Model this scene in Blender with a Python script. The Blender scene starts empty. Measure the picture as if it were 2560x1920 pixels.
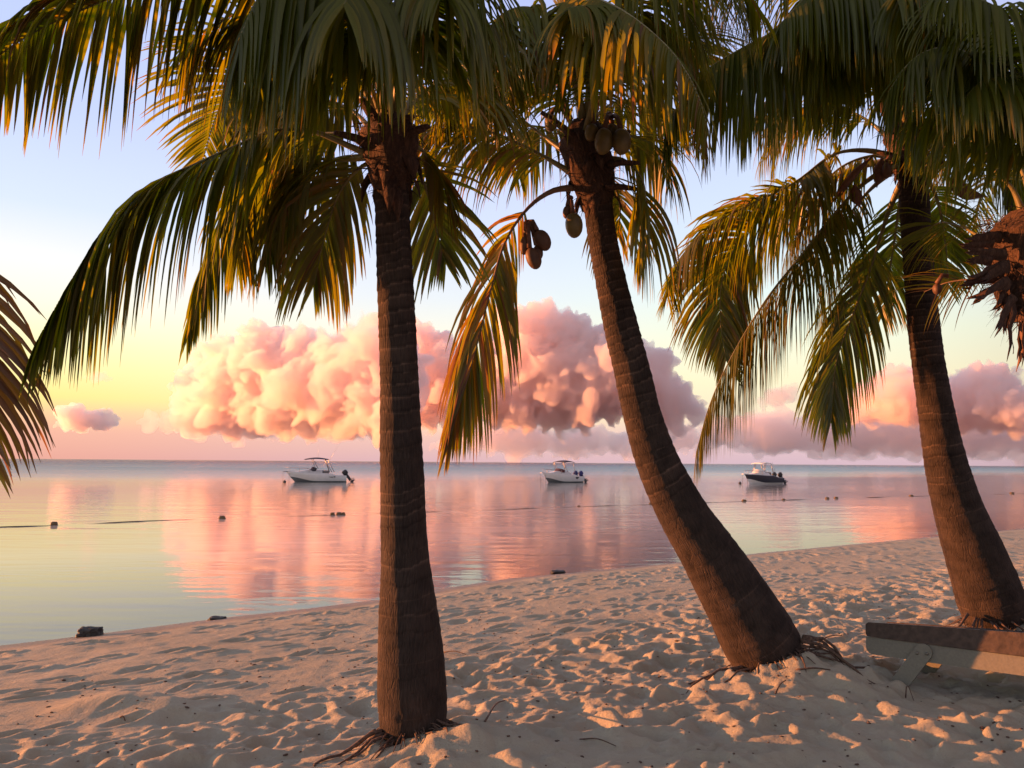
import bpy, bmesh, math, random
import numpy as np
from mathutils import Vector, Matrix, noise as mnoise

R = math.radians
S = bpy.context.scene
COL = S.collection
SKYK = (8.9, 8.8, 8.9, 1)
rng = np.random.default_rng(7)
random.seed(11)

# ------------------------------------------------------------------ camera
CAMZ = 2.1
PITCH, ROLL, FPX = R(5.56), R(0.425), 2010.0       # focal length in photo pixels (2560 wide)
cam = bpy.data.objects.new('camera', bpy.data.cameras.new('camera'))
COL.objects.link(cam)
S.camera = cam
cam.data.sensor_width = 36
cam.data.lens = FPX / 2560 * 36
cam.data.clip_start = 0.05
cam.data.clip_end = 60000
CM = Matrix.Translation((0, 0, CAMZ)) @ Matrix.Rotation(R(90) + PITCH, 4, 'X') @ Matrix.Rotation(ROLL, 4, 'Z')
cam.matrix_world = CM

def at(px, py, d):
    """photo pixel + distance along the view axis -> world point"""
    return CM @ Vector(((px - 1280) / FPX * d, -(py - 960) / FPX * d, -d))

def on_z(px, py, z=0.0):
    a = at(px, py, 1.0); o = Vector((0, 0, CAMZ)); v = a - o
    return o + v * ((z - CAMZ) / v.z)

SUN_AZ, SUN_EL = R(77), R(3.4)                     # azimuth left of +Y
SUN = Vector((-math.sin(SUN_AZ) * math.cos(SUN_EL), math.cos(SUN_AZ) * math.cos(SUN_EL), math.sin(SUN_EL)))

# ------------------------------------------------------------------ noise
def _h(ix, iy, iz, seed):
    n = (ix.astype(np.int64) * 374761393 + iy.astype(np.int64) * 668265263 + iz.astype(np.int64) * 2147483647 + seed * 1274126177) & 0xffffffff
    n = ((n ^ (n >> 13)) * 1274126177) & 0xffffffff
    n = ((n ^ (n >> 16)) * 2246822519) & 0xffffffff
    return ((n ^ (n >> 15)) & 0xffff) / 65535.0

def vnoise(x, y, z=None, seed=0):
    x = np.asarray(x, float); y = np.asarray(y, float)
    z = np.zeros_like(x) if z is None else np.asarray(z, float)
    ix, iy, iz = np.floor(x), np.floor(y), np.floor(z)
    fx, fy, fz = x - ix, y - iy, z - iz
    fx, fy, fz = [f * f * f * (f * (f * 6 - 15) + 10) for f in (fx, fy, fz)]
    r = 0
    for dz in (0, 1):
        wz = fz if dz else 1 - fz
        if not np.any(wz):
            continue
        for dy in (0, 1):
            wy = fy if dy else 1 - fy
            for dx in (0, 1):
                wx = fx if dx else 1 - fx
                r = r + wx * wy * wz * _h(ix + dx, iy + dy, iz + dz, seed)
    return r * 2 - 1

def fbm(x, y, z=None, oct=4, seed=0, gain=0.5):
    r, a, f = 0, 1.0, 1.0
    for k in range(oct):
        r = r + a * vnoise(np.asarray(x) * f, np.asarray(y) * f, None if z is None else np.asarray(z) * f, seed + k * 17)
        a *= gain; f *= 2.03
    return r

# ------------------------------------------------------------------ objects
def tag(o, label=None, cat=None, group=None, kind=None):
    if label: o['label'] = label
    if cat: o['category'] = cat
    if group: o['group'] = group
    if kind: o['kind'] = kind
    return o

ORG = {}
def empty(name, loc, label, cat, group=None):
    o = bpy.data.objects.new(name, None); COL.objects.link(o)
    o.location = loc; o.empty_display_size = 0.2
    ORG[o.name] = Vector(loc)
    return tag(o, label, cat, group)

def mesh_obj(name, V, F, mat, parent=None, smooth=True, attrs=None, origin=None, mats=None, midx=None):
    """V in world coordinates"""
    V = np.asarray(V, float).reshape(-1, 3)
    off = ORG[parent.name] if parent is not None else Vector(origin or (0, 0, 0))
    V = V - np.array(off)
    me = bpy.data.meshes.new(name)
    if isinstance(F, np.ndarray):
        n = F.shape[1]
        me.vertices.add(len(V)); me.vertices.foreach_set('co', V.ravel().astype(np.float32))
        me.loops.add(F.size); me.loops.foreach_set('vertex_index', F.ravel().astype(np.int32))
        me.polygons.add(len(F))
        me.polygons.foreach_set('loop_start', np.arange(0, F.size, n, dtype=np.int32))
        me.polygons.foreach_set('loop_total', np.full(len(F), n, np.int32))
        me.update(calc_edges=True); me.validate()
    else:
        me.from_pydata([tuple(v) for v in V], [], F)
    for m in (mats or [mat]):
        me.materials.append(m)
    if midx is not None:
        me.polygons.foreach_set('material_index', np.asarray(midx, np.int32))
    me.polygons.foreach_set('use_smooth', np.full(len(me.polygons), smooth))
    for k, a in (attrs or {}).items():
        at_ = me.attributes.new(k, 'FLOAT', 'POINT')
        at_.data.foreach_set('value', np.asarray(a, np.float32))
    o = bpy.data.objects.new(name, me); COL.objects.link(o)
    if parent is None:
        o.location = off
    else:
        o.parent = parent
    ORG[o.name] = off
    return o

class MB:
    """collects simple shapes into one mesh"""
    def __init__(s): s.V = []; s.F = []
    def add(s, V, F):
        b = len(s.V); s.V += [tuple(v) for v in V]; s.F += [tuple(i + b for i in f) for f in F]; return s
    def tube(s, pts, rad, n=8, cap=True, flat=1.0):
        pts = [Vector(p) for p in pts]; m = len(pts)
        rads = rad if hasattr(rad, '__len__') else [rad] * m
        V = []; F = []
        ref = None
        for i, p in enumerate(pts):
            t = (pts[min(i + 1, m - 1)] - pts[max(i - 1, 0)]).normalized()
            if ref is None:
                ref = Vector((0, 0, 1)) if abs(t.z) < 0.9 else Vector((1, 0, 0))
            a = t.cross(ref).normalized(); b = a.cross(t).normalized(); ref = b
            for k in range(n):
                w = 2 * math.pi * k / n
                V.append(p + (a * math.cos(w) + b * math.sin(w) * flat) * rads[i])
        for i in range(m - 1):
            for k in range(n):
                k2 = (k + 1) % n
                F.append((i * n + k, i * n + k2, (i + 1) * n + k2, (i + 1) * n + k))
        if cap:
            F.append(tuple(range(n - 1, -1, -1))); F.append(tuple((m - 1) * n + k for k in range(n)))
        return s.add(V, F)
    def box(s, c, size, rot=None, bev=0.0):
        bm = bmesh.new(); bmesh.ops.create_cube(bm, size=1)
        for v in bm.verts: v.co = Vector((v.co.x * size[0], v.co.y * size[1], v.co.z * size[2]))
        if bev: bmesh.ops.bevel(bm, geom=bm.edges[:], offset=bev, segments=3, profile=0.5, affect='EDGES')
        M = rot if rot is not None else Matrix()
        bm.verts.ensure_lookup_table()
        s.add([Vector(c) + M @ v.co for v in bm.verts], [tuple(v.index for v in f.verts) for f in bm.faces]); bm.free(); return s
    def ball(s, c, r, sub=3, scale=(1, 1, 1), fn=None, rot=None):
        bm = bmesh.new(); bmesh.ops.create_icosphere(bm, subdivisions=sub, radius=1)
        V = []
        for v in bm.verts:
            q = v.co.normalized(); k = r * (fn(q) if fn else 1)
            w = Vector((q.x * scale[0], q.y * scale[1], q.z * scale[2])) * k
            V.append(Vector(c) + (rot @ w if rot is not None else w))
        s.add(V, [tuple(v.index for v in f.verts) for f in bm.faces]); bm.free(); return s
    def prism(s, poly, depth_vec):
        """poly: list of 3D points (one face), extruded by depth_vec"""
        n = len(poly); d = Vector(depth_vec)
        V = [Vector(p) for p in poly] + [Vector(p) + d for p in poly]
        F = [tuple(range(n)), tuple(range(2 * n - 1, n - 1, -1))]
        F += [(i, i + n, (i + 1) % n + n, (i + 1) % n) for i in range(n)]
        return s.add(V, F)
    def xf(s, M): s.V = [tuple(M @ Vector(v)) for v in s.V]; return s
    def obj(s, name, mat, parent=None, smooth=True, **k):
        return mesh_obj(name, s.V, s.F, mat, parent, smooth, **k)

def catmull(P, n):
    P = np.array([tuple(p) for p in P], float)
    d = np.r_[0, np.cumsum(np.linalg.norm(np.diff(P, axis=0), axis=1) ** 0.6)]
    E = np.vstack([2 * P[0] - P[1], P, 2 * P[-1] - P[-2]])
    k = np.r_[-(d[1]), d, d[-1] + (d[-1] - d[-2])]
    # dense sample, then resample by arc length
    out = []
    for i in range(1, len(E) - 2):
        p0, p1, p2, p3 = E[i - 1:i + 3]; t0, t1, t2, t3 = k[i - 1:i + 3]
        m1 = (t2 - t1) * ((p1 - p0) / (t1 - t0) - (p2 - p0) / (t2 - t0) + (p2 - p1) / (t2 - t1))
        m2 = (t2 - t1) * ((p2 - p1) / (t2 - t1) - (p3 - p1) / (t3 - t1) + (p3 - p2) / (t3 - t2))
        for u in np.linspace(0, 1, 40, endpoint=False):
            out.append((2 * u**3 - 3 * u**2 + 1) * p1 + (u**3 - 2 * u**2 + u) * m1 + (-2 * u**3 + 3 * u**2) * p2 + (u**3 - u**2) * m2)
    out.append(P[-1]); out = np.array(out)
    L = np.r_[0, np.cumsum(np.linalg.norm(np.diff(out, axis=0), axis=1))]
    q = np.linspace(0, L[-1], n)
    return np.stack([np.interp(q, L, out[:, j]) for j in range(3)], 1), L[-1]

# ------------------------------------------------------------------ materials
def new_mat(name):
    m = bpy.data.materials.new(name); m.use_nodes = True
    nt = m.node_tree; nt.nodes.clear()
    out = nt.nodes.new('ShaderNodeOutputMaterial')
    def N(t, **k):
        n = nt.nodes.new(t)
        for a, v in k.items():
            if a.startswith('i_'):
                n.inputs[a[2:].replace('_', ' ')].default_value = v
            else:
                setattr(n, a, v)
        return n
    def Lk(a, b): nt.links.new(a, b)
    return m, out, N, Lk

def ramp(N, stops, interp='LINEAR'):
    n = N('ShaderNodeValToRGB'); cr = n.color_ramp; cr.interpolation = interp
    while len(cr.elements) > 1: cr.elements.remove(cr.elements[-1])
    for i, (p, c) in enumerate(stops):
        e = cr.elements[0] if i == 0 else cr.elements.new(p)
        e.position = p; e.color = (c[0], c[1], c[2], 1)
    return n

def srgb(r, g, b):
    f = lambda v: (v / 255 / 12.92) if v / 255 <= 0.04045 else ((v / 255 + 0.055) / 1.055) ** 2.4
    return (f(r), f(g), f(b))

def simple(name, col, rough=0.5, metal=0.0, bump=0.0, bscale=40, vary=0.15):
    m, out, N, L = new_mat(name)
    p = N('ShaderNodeBsdfPrincipled', i_Roughness=rough, i_Metallic=metal)
    tc = N('ShaderNodeTexCoord'); nz = N('ShaderNodeTexNoise', i_Scale=bscale, i_Detail=5.0)
    L(tc.outputs['Object'], nz.inputs['Vector'])
    r = ramp(N, [(0.3, [c * (1 - vary) for c in col]), (0.7, [min(1, c * (1 + vary)) for c in col])])
    L(nz.outputs['Fac'], r.inputs['Fac']); L(r.outputs['Color'], p.inputs['Base Color'])
    if bump:
        b = N('ShaderNodeBump', i_Strength=bump, i_Distance=0.01); L(nz.outputs['Fac'], b.inputs['Height']); L(b.outputs['Normal'], p.inputs['Normal'])
    L(p.outputs['BSDF'], out.inputs['Surface'])
    return m

def leaf_mat():
    m, out, N, L = new_mat('palm_leaf')
    a = N('ShaderNodeAttribute', attribute_name='tint')
    r = ramp(N, [(0.0, (0.058, 0.078, 0.012)), (0.4, (0.105, 0.128, 0.015)), (0.7, (0.175, 0.158, 0.021)), (0.88, (0.21, 0.125, 0.030)), (1.0, (0.14, 0.075, 0.035))])
    L(a.outputs['Fac'], r.inputs['Fac'])
    d = N('ShaderNodeBsdfDiffuse', i_Roughness=0.3); t = N('ShaderNodeBsdfTranslucent'); g = N('ShaderNodeBsdfGlossy', i_Roughness=0.38)
    g.inputs['Color'].default_value = (0.9, 0.9, 0.8, 1)
    hs = N('ShaderNodeHueSaturation', i_Saturation=1.15, i_Value=1.7)
    L(r.outputs['Color'], d.inputs['Color']); L(r.outputs['Color'], hs.inputs['Color']); L(hs.outputs['Color'], t.inputs['Color'])
    m1 = N('ShaderNodeMixShader'); m1.inputs[0].default_value = 0.58
    L(d.outputs[0], m1.inputs[1]); L(t.outputs[0], m1.inputs[2])
    m2 = N('ShaderNodeMixShader'); m2.inputs[0].default_value = .035
    L(m1.outputs[0], m2.inputs[1]); L(g.outputs[0], m2.inputs[2])
    L(m2.outputs[0], out.inputs['Surface'])
    return m

def bark_mat(name, dark, light, ringw=0.075, crack=1.0):
    m, out, N, L = new_mat(name)
    al = N('ShaderNodeAttribute', attribute_name='along'); an = N('ShaderNodeAttribute', attribute_name='around')
    cx = N('ShaderNodeCombineXYZ')
    L(an.outputs['Fac'], cx.inputs['X']); L(al.outputs['Fac'], cx.inputs['Y'])
    mp = N('ShaderNodeMapping'); mp.inputs['Scale'].default_value = (1.0, 0.16, 1.0); L(cx.outputs[0], mp.inputs['Vector'])
    tc = N('ShaderNodeTexCoord')
    fine = N('ShaderNodeTexNoise', i_Scale=90.0, i_Detail=6.0, i_Roughness=0.65); L(mp.outputs[0], fine.inputs['Vector'])
    cr = N('ShaderNodeTexVoronoi', feature='DISTANCE_TO_EDGE', i_Scale=46.0); L(mp.outputs[0], cr.inputs['Vector'])
    crr = ramp(N, [(0.0, (0, 0, 0)), (0.09, (1, 1, 1))]); L(cr.outputs['Distance'], crr.inputs['Fac'])
    big = N('ShaderNodeTexNoise', i_Scale=7.0, i_Detail=4.0); L(tc.outputs['Object'], big.inputs['Vector'])
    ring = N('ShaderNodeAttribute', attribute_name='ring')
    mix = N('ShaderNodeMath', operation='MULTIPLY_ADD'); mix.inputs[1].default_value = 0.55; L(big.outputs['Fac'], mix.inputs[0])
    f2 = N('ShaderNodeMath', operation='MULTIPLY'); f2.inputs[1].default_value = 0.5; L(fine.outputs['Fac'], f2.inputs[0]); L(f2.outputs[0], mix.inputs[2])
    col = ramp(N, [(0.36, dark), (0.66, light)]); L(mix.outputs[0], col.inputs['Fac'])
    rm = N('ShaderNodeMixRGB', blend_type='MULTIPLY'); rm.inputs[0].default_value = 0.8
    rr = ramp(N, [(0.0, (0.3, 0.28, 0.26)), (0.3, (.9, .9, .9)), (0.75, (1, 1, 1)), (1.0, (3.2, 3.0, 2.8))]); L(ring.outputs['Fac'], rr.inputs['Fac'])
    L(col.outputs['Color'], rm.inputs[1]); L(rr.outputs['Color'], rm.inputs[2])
    p = N('ShaderNodeBsdfPrincipled', i_Roughness=0.85); p.inputs['Specular IOR Level'].default_value = 0.2
    L(rm.outputs[0], p.inputs['Base Color'])
    h = N('ShaderNodeMath', operation='MULTIPLY_ADD'); h.inputs[1].default_value = 0.35 * crack; L(crr.outputs['Color'], h.inputs[0]); L(fine.outputs['Fac'], h.inputs[2])
    b = N('ShaderNodeBump', i_Strength=.8, i_Distance=0.014); L(h.outputs[0], b.inputs['Height']); L(b.outputs['Normal'], p.inputs['Normal'])
    L(p.outputs['BSDF'], out.inputs['Surface'])
    return m

def fibre_mat():
    m, out, N, L = new_mat('palm_fibre')
    tc = N('ShaderNodeTexCoord'); mp = N('ShaderNodeMapping'); mp.inputs['Scale'].default_value = (1, 1, 0.25); mp.inputs['Rotation'].default_value = (0.3, 0.4, 0)
    L(tc.outputs['Object'], mp.inputs['Vector'])
    nz = N('ShaderNodeTexNoise', i_Scale=55.0, i_Detail=7.0, i_Roughness=0.7); L(mp.outputs[0], nz.inputs['Vector'])
    c = ramp(N, [(0.3, (0.016, 0.008, 0.005)), (0.52, (0.065, 0.032, 0.018)), (0.7, (0.14, 0.076, 0.044))]); L(nz.outputs['Fac'], c.inputs['Fac'])
    p = N('ShaderNodeBsdfPrincipled', i_Roughness=0.9); L(c.outputs['Color'], p.inputs['Base Color'])
    b = N('ShaderNodeBump', i_Strength=1.0, i_Distance=0.02); L(nz.outputs['Fac'], b.inputs['Height']); L(b.outputs['Normal'], p.inputs['Normal'])
    L(p.outputs['BSDF'], out.inputs['Surface']); return m

M_LEAF = leaf_mat()
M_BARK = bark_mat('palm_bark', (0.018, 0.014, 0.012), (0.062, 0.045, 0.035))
M_FIBRE = fibre_mat()
M_RIB = simple('leaf_midrib', (0.17, 0.15, 0.055), 0.45, bscale=12, vary=0.35)
M_RIBDRY = simple('dry_midrib', (0.16, 0.10, 0.06), 0.6, bscale=12, vary=0.4)
M_ROOT = simple('palm_root', (0.10, 0.062, 0.042), 0.9, bump=0.8, bscale=60, vary=0.5)
M_SPATHE = simple('dry_spathe', (0.12, 0.052, 0.030), 0.6, bump=0.4, bscale=30, vary=0.35)
M_NUT = simple('green_coconut', (0.12, 0.085, 0.022), 0.45, bump=0.15, bscale=18, vary=0.3)
M_NUTBR = simple('brown_coconut', (0.095, 0.045, 0.024), 0.6, bump=0.3, bscale=18, vary=0.3)

# ------------------------------------------------------------------ world
def build_world():
    w = bpy.data.worlds.new('World'); S.world = w; w.use_nodes = True
    nt = w.node_tree; nt.nodes.clear()
    def N(t, **k):
        n = nt.nodes.new(t)
        for a, v in k.items(): setattr(n, a, v)
        return n
    L = nt.links.new
    out = N('ShaderNodeOutputWorld'); bg = N('ShaderNodeBackground'); bg.inputs['Strength'].default_value = 0.05
    sky = N('ShaderNodeTexSky', sky_type='NISHITA', sun_disc=False)
    sky.sun_elevation = SUN_EL; sky.sun_rotation = -SUN_AZ
    sky.air_density = 1.4; sky.dust_density = 2.0; sky.ozone_density = 1.5
    tc = N('ShaderNodeTexCoord'); sp = N('ShaderNodeSeparateXYZ'); L(tc.outputs['Generated'], sp.inputs[0])
    dot = N('ShaderNodeVectorMath', operation='DOT_PRODUCT'); L(tc.outputs['Generated'], dot.inputs[0])
    dot.inputs[1].default_value = (-math.sin(SUN_AZ), math.cos(SUN_AZ), 0)
    def rmp(stops):
        n = N('ShaderNodeValToRGB'); cr = n.color_ramp
        while len(cr.elements) > 1: cr.elements.remove(cr.elements[-1])
        for i, (p, c) in enumerate(stops):
            e = cr.elements[0] if i == 0 else cr.elements.new(p)
            e.position = p; e.color = (*srgb(*c), 1)
        L(sp.outputs['Z'], n.inputs['Fac']); return n
    left = rmp([(0, (224, 162, 144)), (.03, (234, 176, 152)), (.05, (244, 198, 150)), (.068, (255, 228, 138)), (.124, (255, 247, 184)), (.17, (252, 244, 220)), (.22, (238, 239, 240)), (.27, (210, 223, 244)), (.37, (190, 205, 246)), (.5, (180, 196, 242)), (.64, (160, 158, 180)), (1, (150, 138, 132))])
    mid = rmp([(0, (210, 172, 176)), (.03, (230, 188, 174)), (.06, (250, 224, 178)), (.1, (250, 234, 192)), (.15, (242, 238, 216)), (.2, (224, 230, 234)), (.27, (208, 219, 243)), (.37, (192, 204, 246)), (.5, (182, 194, 240)), (.64, (160, 156, 178)), (1, (150, 138, 132))])
    right = rmp([(0, (204, 176, 186)), (.03, (218, 188, 188)), (.06, (236, 220, 190)), (.1, (242, 234, 196)), (.15, (232, 238, 212)), (.2, (220, 236, 230)), (.27, (208, 224, 238)), (.37, (194, 208, 242)), (.5, (176, 190, 234)), (.64, (158, 154, 174)), (1, (150, 138, 132))])
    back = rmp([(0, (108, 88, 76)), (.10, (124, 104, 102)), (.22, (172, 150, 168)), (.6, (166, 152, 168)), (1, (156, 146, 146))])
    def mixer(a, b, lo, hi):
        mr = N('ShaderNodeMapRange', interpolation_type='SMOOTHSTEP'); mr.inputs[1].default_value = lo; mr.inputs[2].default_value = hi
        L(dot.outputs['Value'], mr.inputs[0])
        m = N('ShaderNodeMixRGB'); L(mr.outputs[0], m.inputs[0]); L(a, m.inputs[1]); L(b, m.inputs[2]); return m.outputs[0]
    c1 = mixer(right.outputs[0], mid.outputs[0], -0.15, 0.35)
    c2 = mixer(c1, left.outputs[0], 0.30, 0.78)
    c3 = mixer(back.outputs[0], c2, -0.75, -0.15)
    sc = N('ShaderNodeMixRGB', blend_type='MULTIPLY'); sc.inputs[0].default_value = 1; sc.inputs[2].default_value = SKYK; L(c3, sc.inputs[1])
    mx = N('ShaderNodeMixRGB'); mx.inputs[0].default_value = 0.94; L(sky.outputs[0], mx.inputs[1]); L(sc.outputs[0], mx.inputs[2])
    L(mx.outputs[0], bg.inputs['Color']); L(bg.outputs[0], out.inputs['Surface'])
build_world()

sun = bpy.data.objects.new('sun', bpy.data.lights.new('sun', 'SUN')); COL.objects.link(sun)
sun.data.energy = 4.6; sun.data.angle = R(0.6); sun.data.color = (1.0, 0.33, 0.10)
sun.rotation_euler = SUN.to_track_quat('Z', 'Y').to_euler()

# ------------------------------------------------------------------ beach
_d = Vector((0.80, 0.60, 0)); _d.normalize(); _n = Vector((_d.y, -_d.x, 0))   # along the shore / inland
WL = [(-900, 1700), (-400, 1655), (0, 1614), (180, 1593), (347, 1572), (555, 1545), (740, 1525), (943, 1500), (1094, 1473), (1273, 1447), (1678, 1408), (1898, 1383), (2361, 1340), (2560, 1322), (2900, 1290)]
_wu, _wv = [], []
for p in WL:
    q = on_z(*p); _wu.append(q.dot(_d)); _wv.append(q.dot(_n))
_wu, _wv = np.array(_wu), np.array(_wv)
_fit = np.polyfit(_wu, _wv, 1)
def shore_s(x, y):
    u = x * _d.x + y * _d.y; v = x * _n.x + y * _n.y
    w = np.interp(u, _wu, _wv)
    w = np.where(u < _wu[0], _wv[0], np.where(u > _wu[-1], _wv[-1], w))
    return v - w
_ps = np.array([-60, -20, -6, -1.5, 0, 1.0, 3.0, 5.0, 6.2, 7.6, 11, 30, 90])
_pz = np.array([-3.5, -1.6, -.45, -.10, 0, .13, .225, .315, .41, .52, .56, .65, .9])
def base_h(x, y):
    return np.interp(shore_s(x, y), _ps, _pz)

MOUNDS = []      # (x, y, height, rx)
def build_sand():
    def axis(*segs):
        out = [segs[0][0]]
        for a, b, st in segs:
            n = max(1, int(round((b - a) / st))); out += list(np.linspace(a, b, n + 1)[1:])
        return np.array(out)
    xs = axis((-120, -30, 6), (-30, -12, .5), (-12, -6, .1), (-6, -3.4, .035), (-3.4, 4.6, .02), (4.6, 8, .035), (8, 14, .07), (14, 30, .2), (30, 70, .7), (70, 160, 8))
    ys = axis((-60, -6, 3), (-6, 2.4, .3), (2.4, 7.2, .02), (7.2, 10, .03), (10, 14, .05), (14, 24, .1), (24, 40, .3), (40, 100, 1.5))
    X, Y = np.meshgrid(xs, ys)
    s = shore_s(X, Y)
    H = np.interp(s, _ps, _pz)
    edge = 5.2 + 0.5 * vnoise(X * .35, Y * .35, seed=3)
    trod = np.clip((s - edge) / 0.9, 0, 1); trod = trod * trod * (3 - 2 * trod)
    dry = np.clip((s - 0.25) / 0.8, 0, 1)
    D = np.zeros_like(H)
    r = np.random.default_rng(5)
    def dimple(cx, cy, la, lb, dep, rim, ang):
        w = max(la, lb) * 2.6
        i0, i1 = np.searchsorted(xs, (cx - w, cx + w)); j0, j1 = np.searchsorted(ys, (cy - w, cy + w))
        if i1 - i0 < 2 or j1 - j0 < 2: return
        dx = X[j0:j1, i0:i1] - cx; dy = Y[j0:j1, i0:i1] - cy
        c, s_ = math.cos(ang), math.sin(ang)
        a = (dx * c + dy * s_) / la; b = (-dx * s_ + dy * c) / lb
        q = np.sqrt(a * a + b * b)
        D[j0:j1, i0:i1] += -dep * np.exp(-(q ** 2.6) * 1.1) + rim * np.exp(-((q - 1.35) ** 2) * 5.5) * (1 + 0.6 * np.sin(math.atan2(1, 1) + a * 1.7))
    # trodden upper beach
    for k in range(5200):
        cx, cy = r.uniform(-6.5, 13), r.uniform(2.4, 17)
        ss = float(shore_s(np.array(cx), np.array(cy)))
        e = 5.1
        if ss < e - .2: continue
        L_ = r.uniform(.09, .19); ratio = r.uniform(.45, .95)
        dimple(cx, cy, L_, L_ * ratio, r.uniform(.008, .036), r.uniform(.004, .013), r.uniform(0, math.pi))
    for k in range(9000):
        cx, cy = r.uniform(-5, 12), r.uniform(2.4, 14)
        if float(shore_s(np.array(cx), np.array(cy))) < 4.9: continue
        L_ = r.uniform(.035, .085)
        dimple(cx, cy, L_, L_ * r.uniform(.4, 1), r.uniform(.003, .014), r.uniform(.002, .007), r.uniform(0, math.pi))
    # firmer slope down to the water: sparse footprints in lines along the shore
    for k in range(5200):
        cx, cy = r.uniform(-12, 26), r.uniform(4, 30)
        ss = float(shore_s(np.array(cx), np.array(cy)))
        if ss < .5 or ss > 5.6: continue
        dens = .35 + .65 * (0.5 + .5 * float(vnoise(np.array(cx * .5), np.array(ss * 1.6), seed=9)))
        if r.random() > dens * 1.1: continue
        L_ = r.uniform(.07, .16)
        dimple(cx, cy, L_, L_ * r.uniform(.3, .55), r.uniform(.010, .034) * min(1, ss / 1.5), r.uniform(.003, .010), R(37) + r.normal(0, .5))
    # walkers' tracks
    for (u0, u1, off, amp_) in [(-4, 26, 1.3, .2), (-6, 24, 2.1, .3), (26, -6, 2.9, .25), (-5, 22, 3.7, .3), (20, -4, 4.4, .3), (-6, 14, 5.6, .3), (12, -5, 6.6, .3), (-3, 10, 9.0, .5)]:
        sg = 1 if u1 > u0 else -1; u = u0; kk = 0
        while (u1 - u) * sg > 0:
            o2 = off + amp_ * math.sin(u * .35 + off * 3) + (.09 if kk % 2 else -.09) + r.normal(0, .03)
            q = _d * u + _n * (float(np.interp(u, _wu, _wv)) + o2); an = math.atan2(_d.y, _d.x) + r.normal(0, .15)
            dp = r.uniform(.022, .040)
            dimple(q.x, q.y, .135, .055, dp, .010, an)
            dimple(q.x - math.cos(an) * .085 * sg, q.y - math.sin(an) * .085 * sg, .045, .042, dp * .6, .004, an)
            dimple(q.x + math.cos(an) * .17 * sg, q.y + math.sin(an) * .17 * sg, .05, .07, -.008, 0, an)
            u += sg * r.uniform(.58, .72); kk += 1
    Hn = fbm(X * 1.3, Y * 1.3, oct=2, seed=21) * .028 + np.abs(fbm(X * 3.1, Y * 3.1, oct=3, seed=22)) * .024 + fbm(X * 9, Y * 9, oct=4, seed=23, gain=.65) * .009
    Hs = fbm(X * .9, Y * .9, oct=3, seed=31) * .012 + fbm(X * 7, Y * 7, oct=3, seed=33) * .004
    H = H + trod * (Hn - .02 + D) + (1 - trod) * dry * (Hs + D)
    for (mx, my, mh, mr, my2) in MOUNDS:
        q = ((X - mx) / mr) ** 2 + ((Y - my) / my2) ** 2
        H = H + mh * np.exp(-q) * (1 + .25 * vnoise(X * 5, Y * 5, seed=44))
    ny, nx = X.shape
    V = np.stack([X, Y, H], -1).reshape(-1, 3)
    i = np.arange(nx - 1); j = np.arange(ny - 1)
    A = (j[:, None] * nx + i[None, :]).ravel()
    F = np.stack([A, A + 1, A + nx + 1, A + nx], 1)
    # material
    m, out, N, L = new_mat('beach_sand')
    tc = N('ShaderNodeTexCoord')
    n1 = N('ShaderNodeTexNoise', i_Scale=1.1, i_Detail=4.0); L(tc.outputs['Object'], n1.inputs['Vector'])
    n2 = N('ShaderNodeTexNoise', i_Scale=260.0, i_Detail=3.0, i_Roughness=.8); L(tc.outputs['Object'], n2.inputs['Vector'])
    n3 = N('ShaderNodeTexNoise', i_Scale=28.0, i_Detail=6.0, i_Roughness=.65); L(tc.outputs['Object'], n3.inputs['Vector'])
    c1 = ramp(N, [(.3, (.350, .324, .240)), (.7, (.425, .394, .296))]); L(n1.outputs['Fac'], c1.inputs['Fac'])
    g = ramp(N, [(.28, (.62, .58, .54)), (.42, (1, 1, 1)), (.62, (1, 1, 1)), (.75, (1.18, 1.16, 1.12))]); L(n2.outputs['Fac'], g.inputs['Fac'])
    mu = N('ShaderNodeMixRGB', blend_type='MULTIPLY'); mu.inputs[0].default_value = .75; L(c1.outputs['Color'], mu.inputs[1]); L(g.outputs['Color'], mu.inputs[2])
    # dark grit and bits of leaf litter
    vo = N('ShaderNodeTexVoronoi', i_Scale=19.0); L(tc.outputs['Object'], vo.inputs['Vector'])
    vr = ramp(N, [(.045, (.30, .22, .16)), (.075, (1, 1, 1))]); L(vo.outputs['Distance'], vr.inputs['Fac'])
    mu2 = N('ShaderNodeMixRGB', blend_type='MULTIPLY'); L(mu.outputs[0], mu2.inputs[1]); L(vr.outputs['Color'], mu2.inputs[2])
    n4 = N('ShaderNodeTexNoise', i_Scale=3.0, i_Detail=2.0); L(tc.outputs['Object'], n4.inputs['Vector'])
    l4 = N('ShaderNodeMapRange'); l4.inputs[1].default_value = .5; l4.inputs[2].default_value = .62; L(n4.outputs['Fac'], l4.inputs[0]); L(l4.outputs[0], mu2.inputs[0])
    # wet strip at the waterline
    wet = N('ShaderNodeAttribute', attribute_name='shore')
    wn = N('ShaderNodeMath', operation='MULTIPLY_ADD'); wn.inputs[1].default_value = .5; L(n1.outputs['Fac'], wn.inputs[0]); L(wet.outputs['Fac'], wn.inputs[2])
    wr = N('ShaderNodeMapRange', interpolation_type='SMOOTHSTEP'); wr.inputs[1].default_value = .45; wr.inputs[2].default_value = 1.35; wr.inputs[3].default_value = 1; wr.inputs[4].default_value = 0
    L(wn.outputs[0], wr.inputs[0])
    mw = N('ShaderNodeMixRGB', blend_type='MULTIPLY'); mw.inputs[2].default_value = (.50, .46, .44, 1); L(wr.outputs[0], mw.inputs[0]); L(mu2.outputs[0], mw.inputs[1])
    p = N('ShaderNodeBsdfPrincipled'); p.inputs['Specular IOR Level'].default_value = .25
    L(mw.outputs[0], p.inputs['Base Color'])
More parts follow.
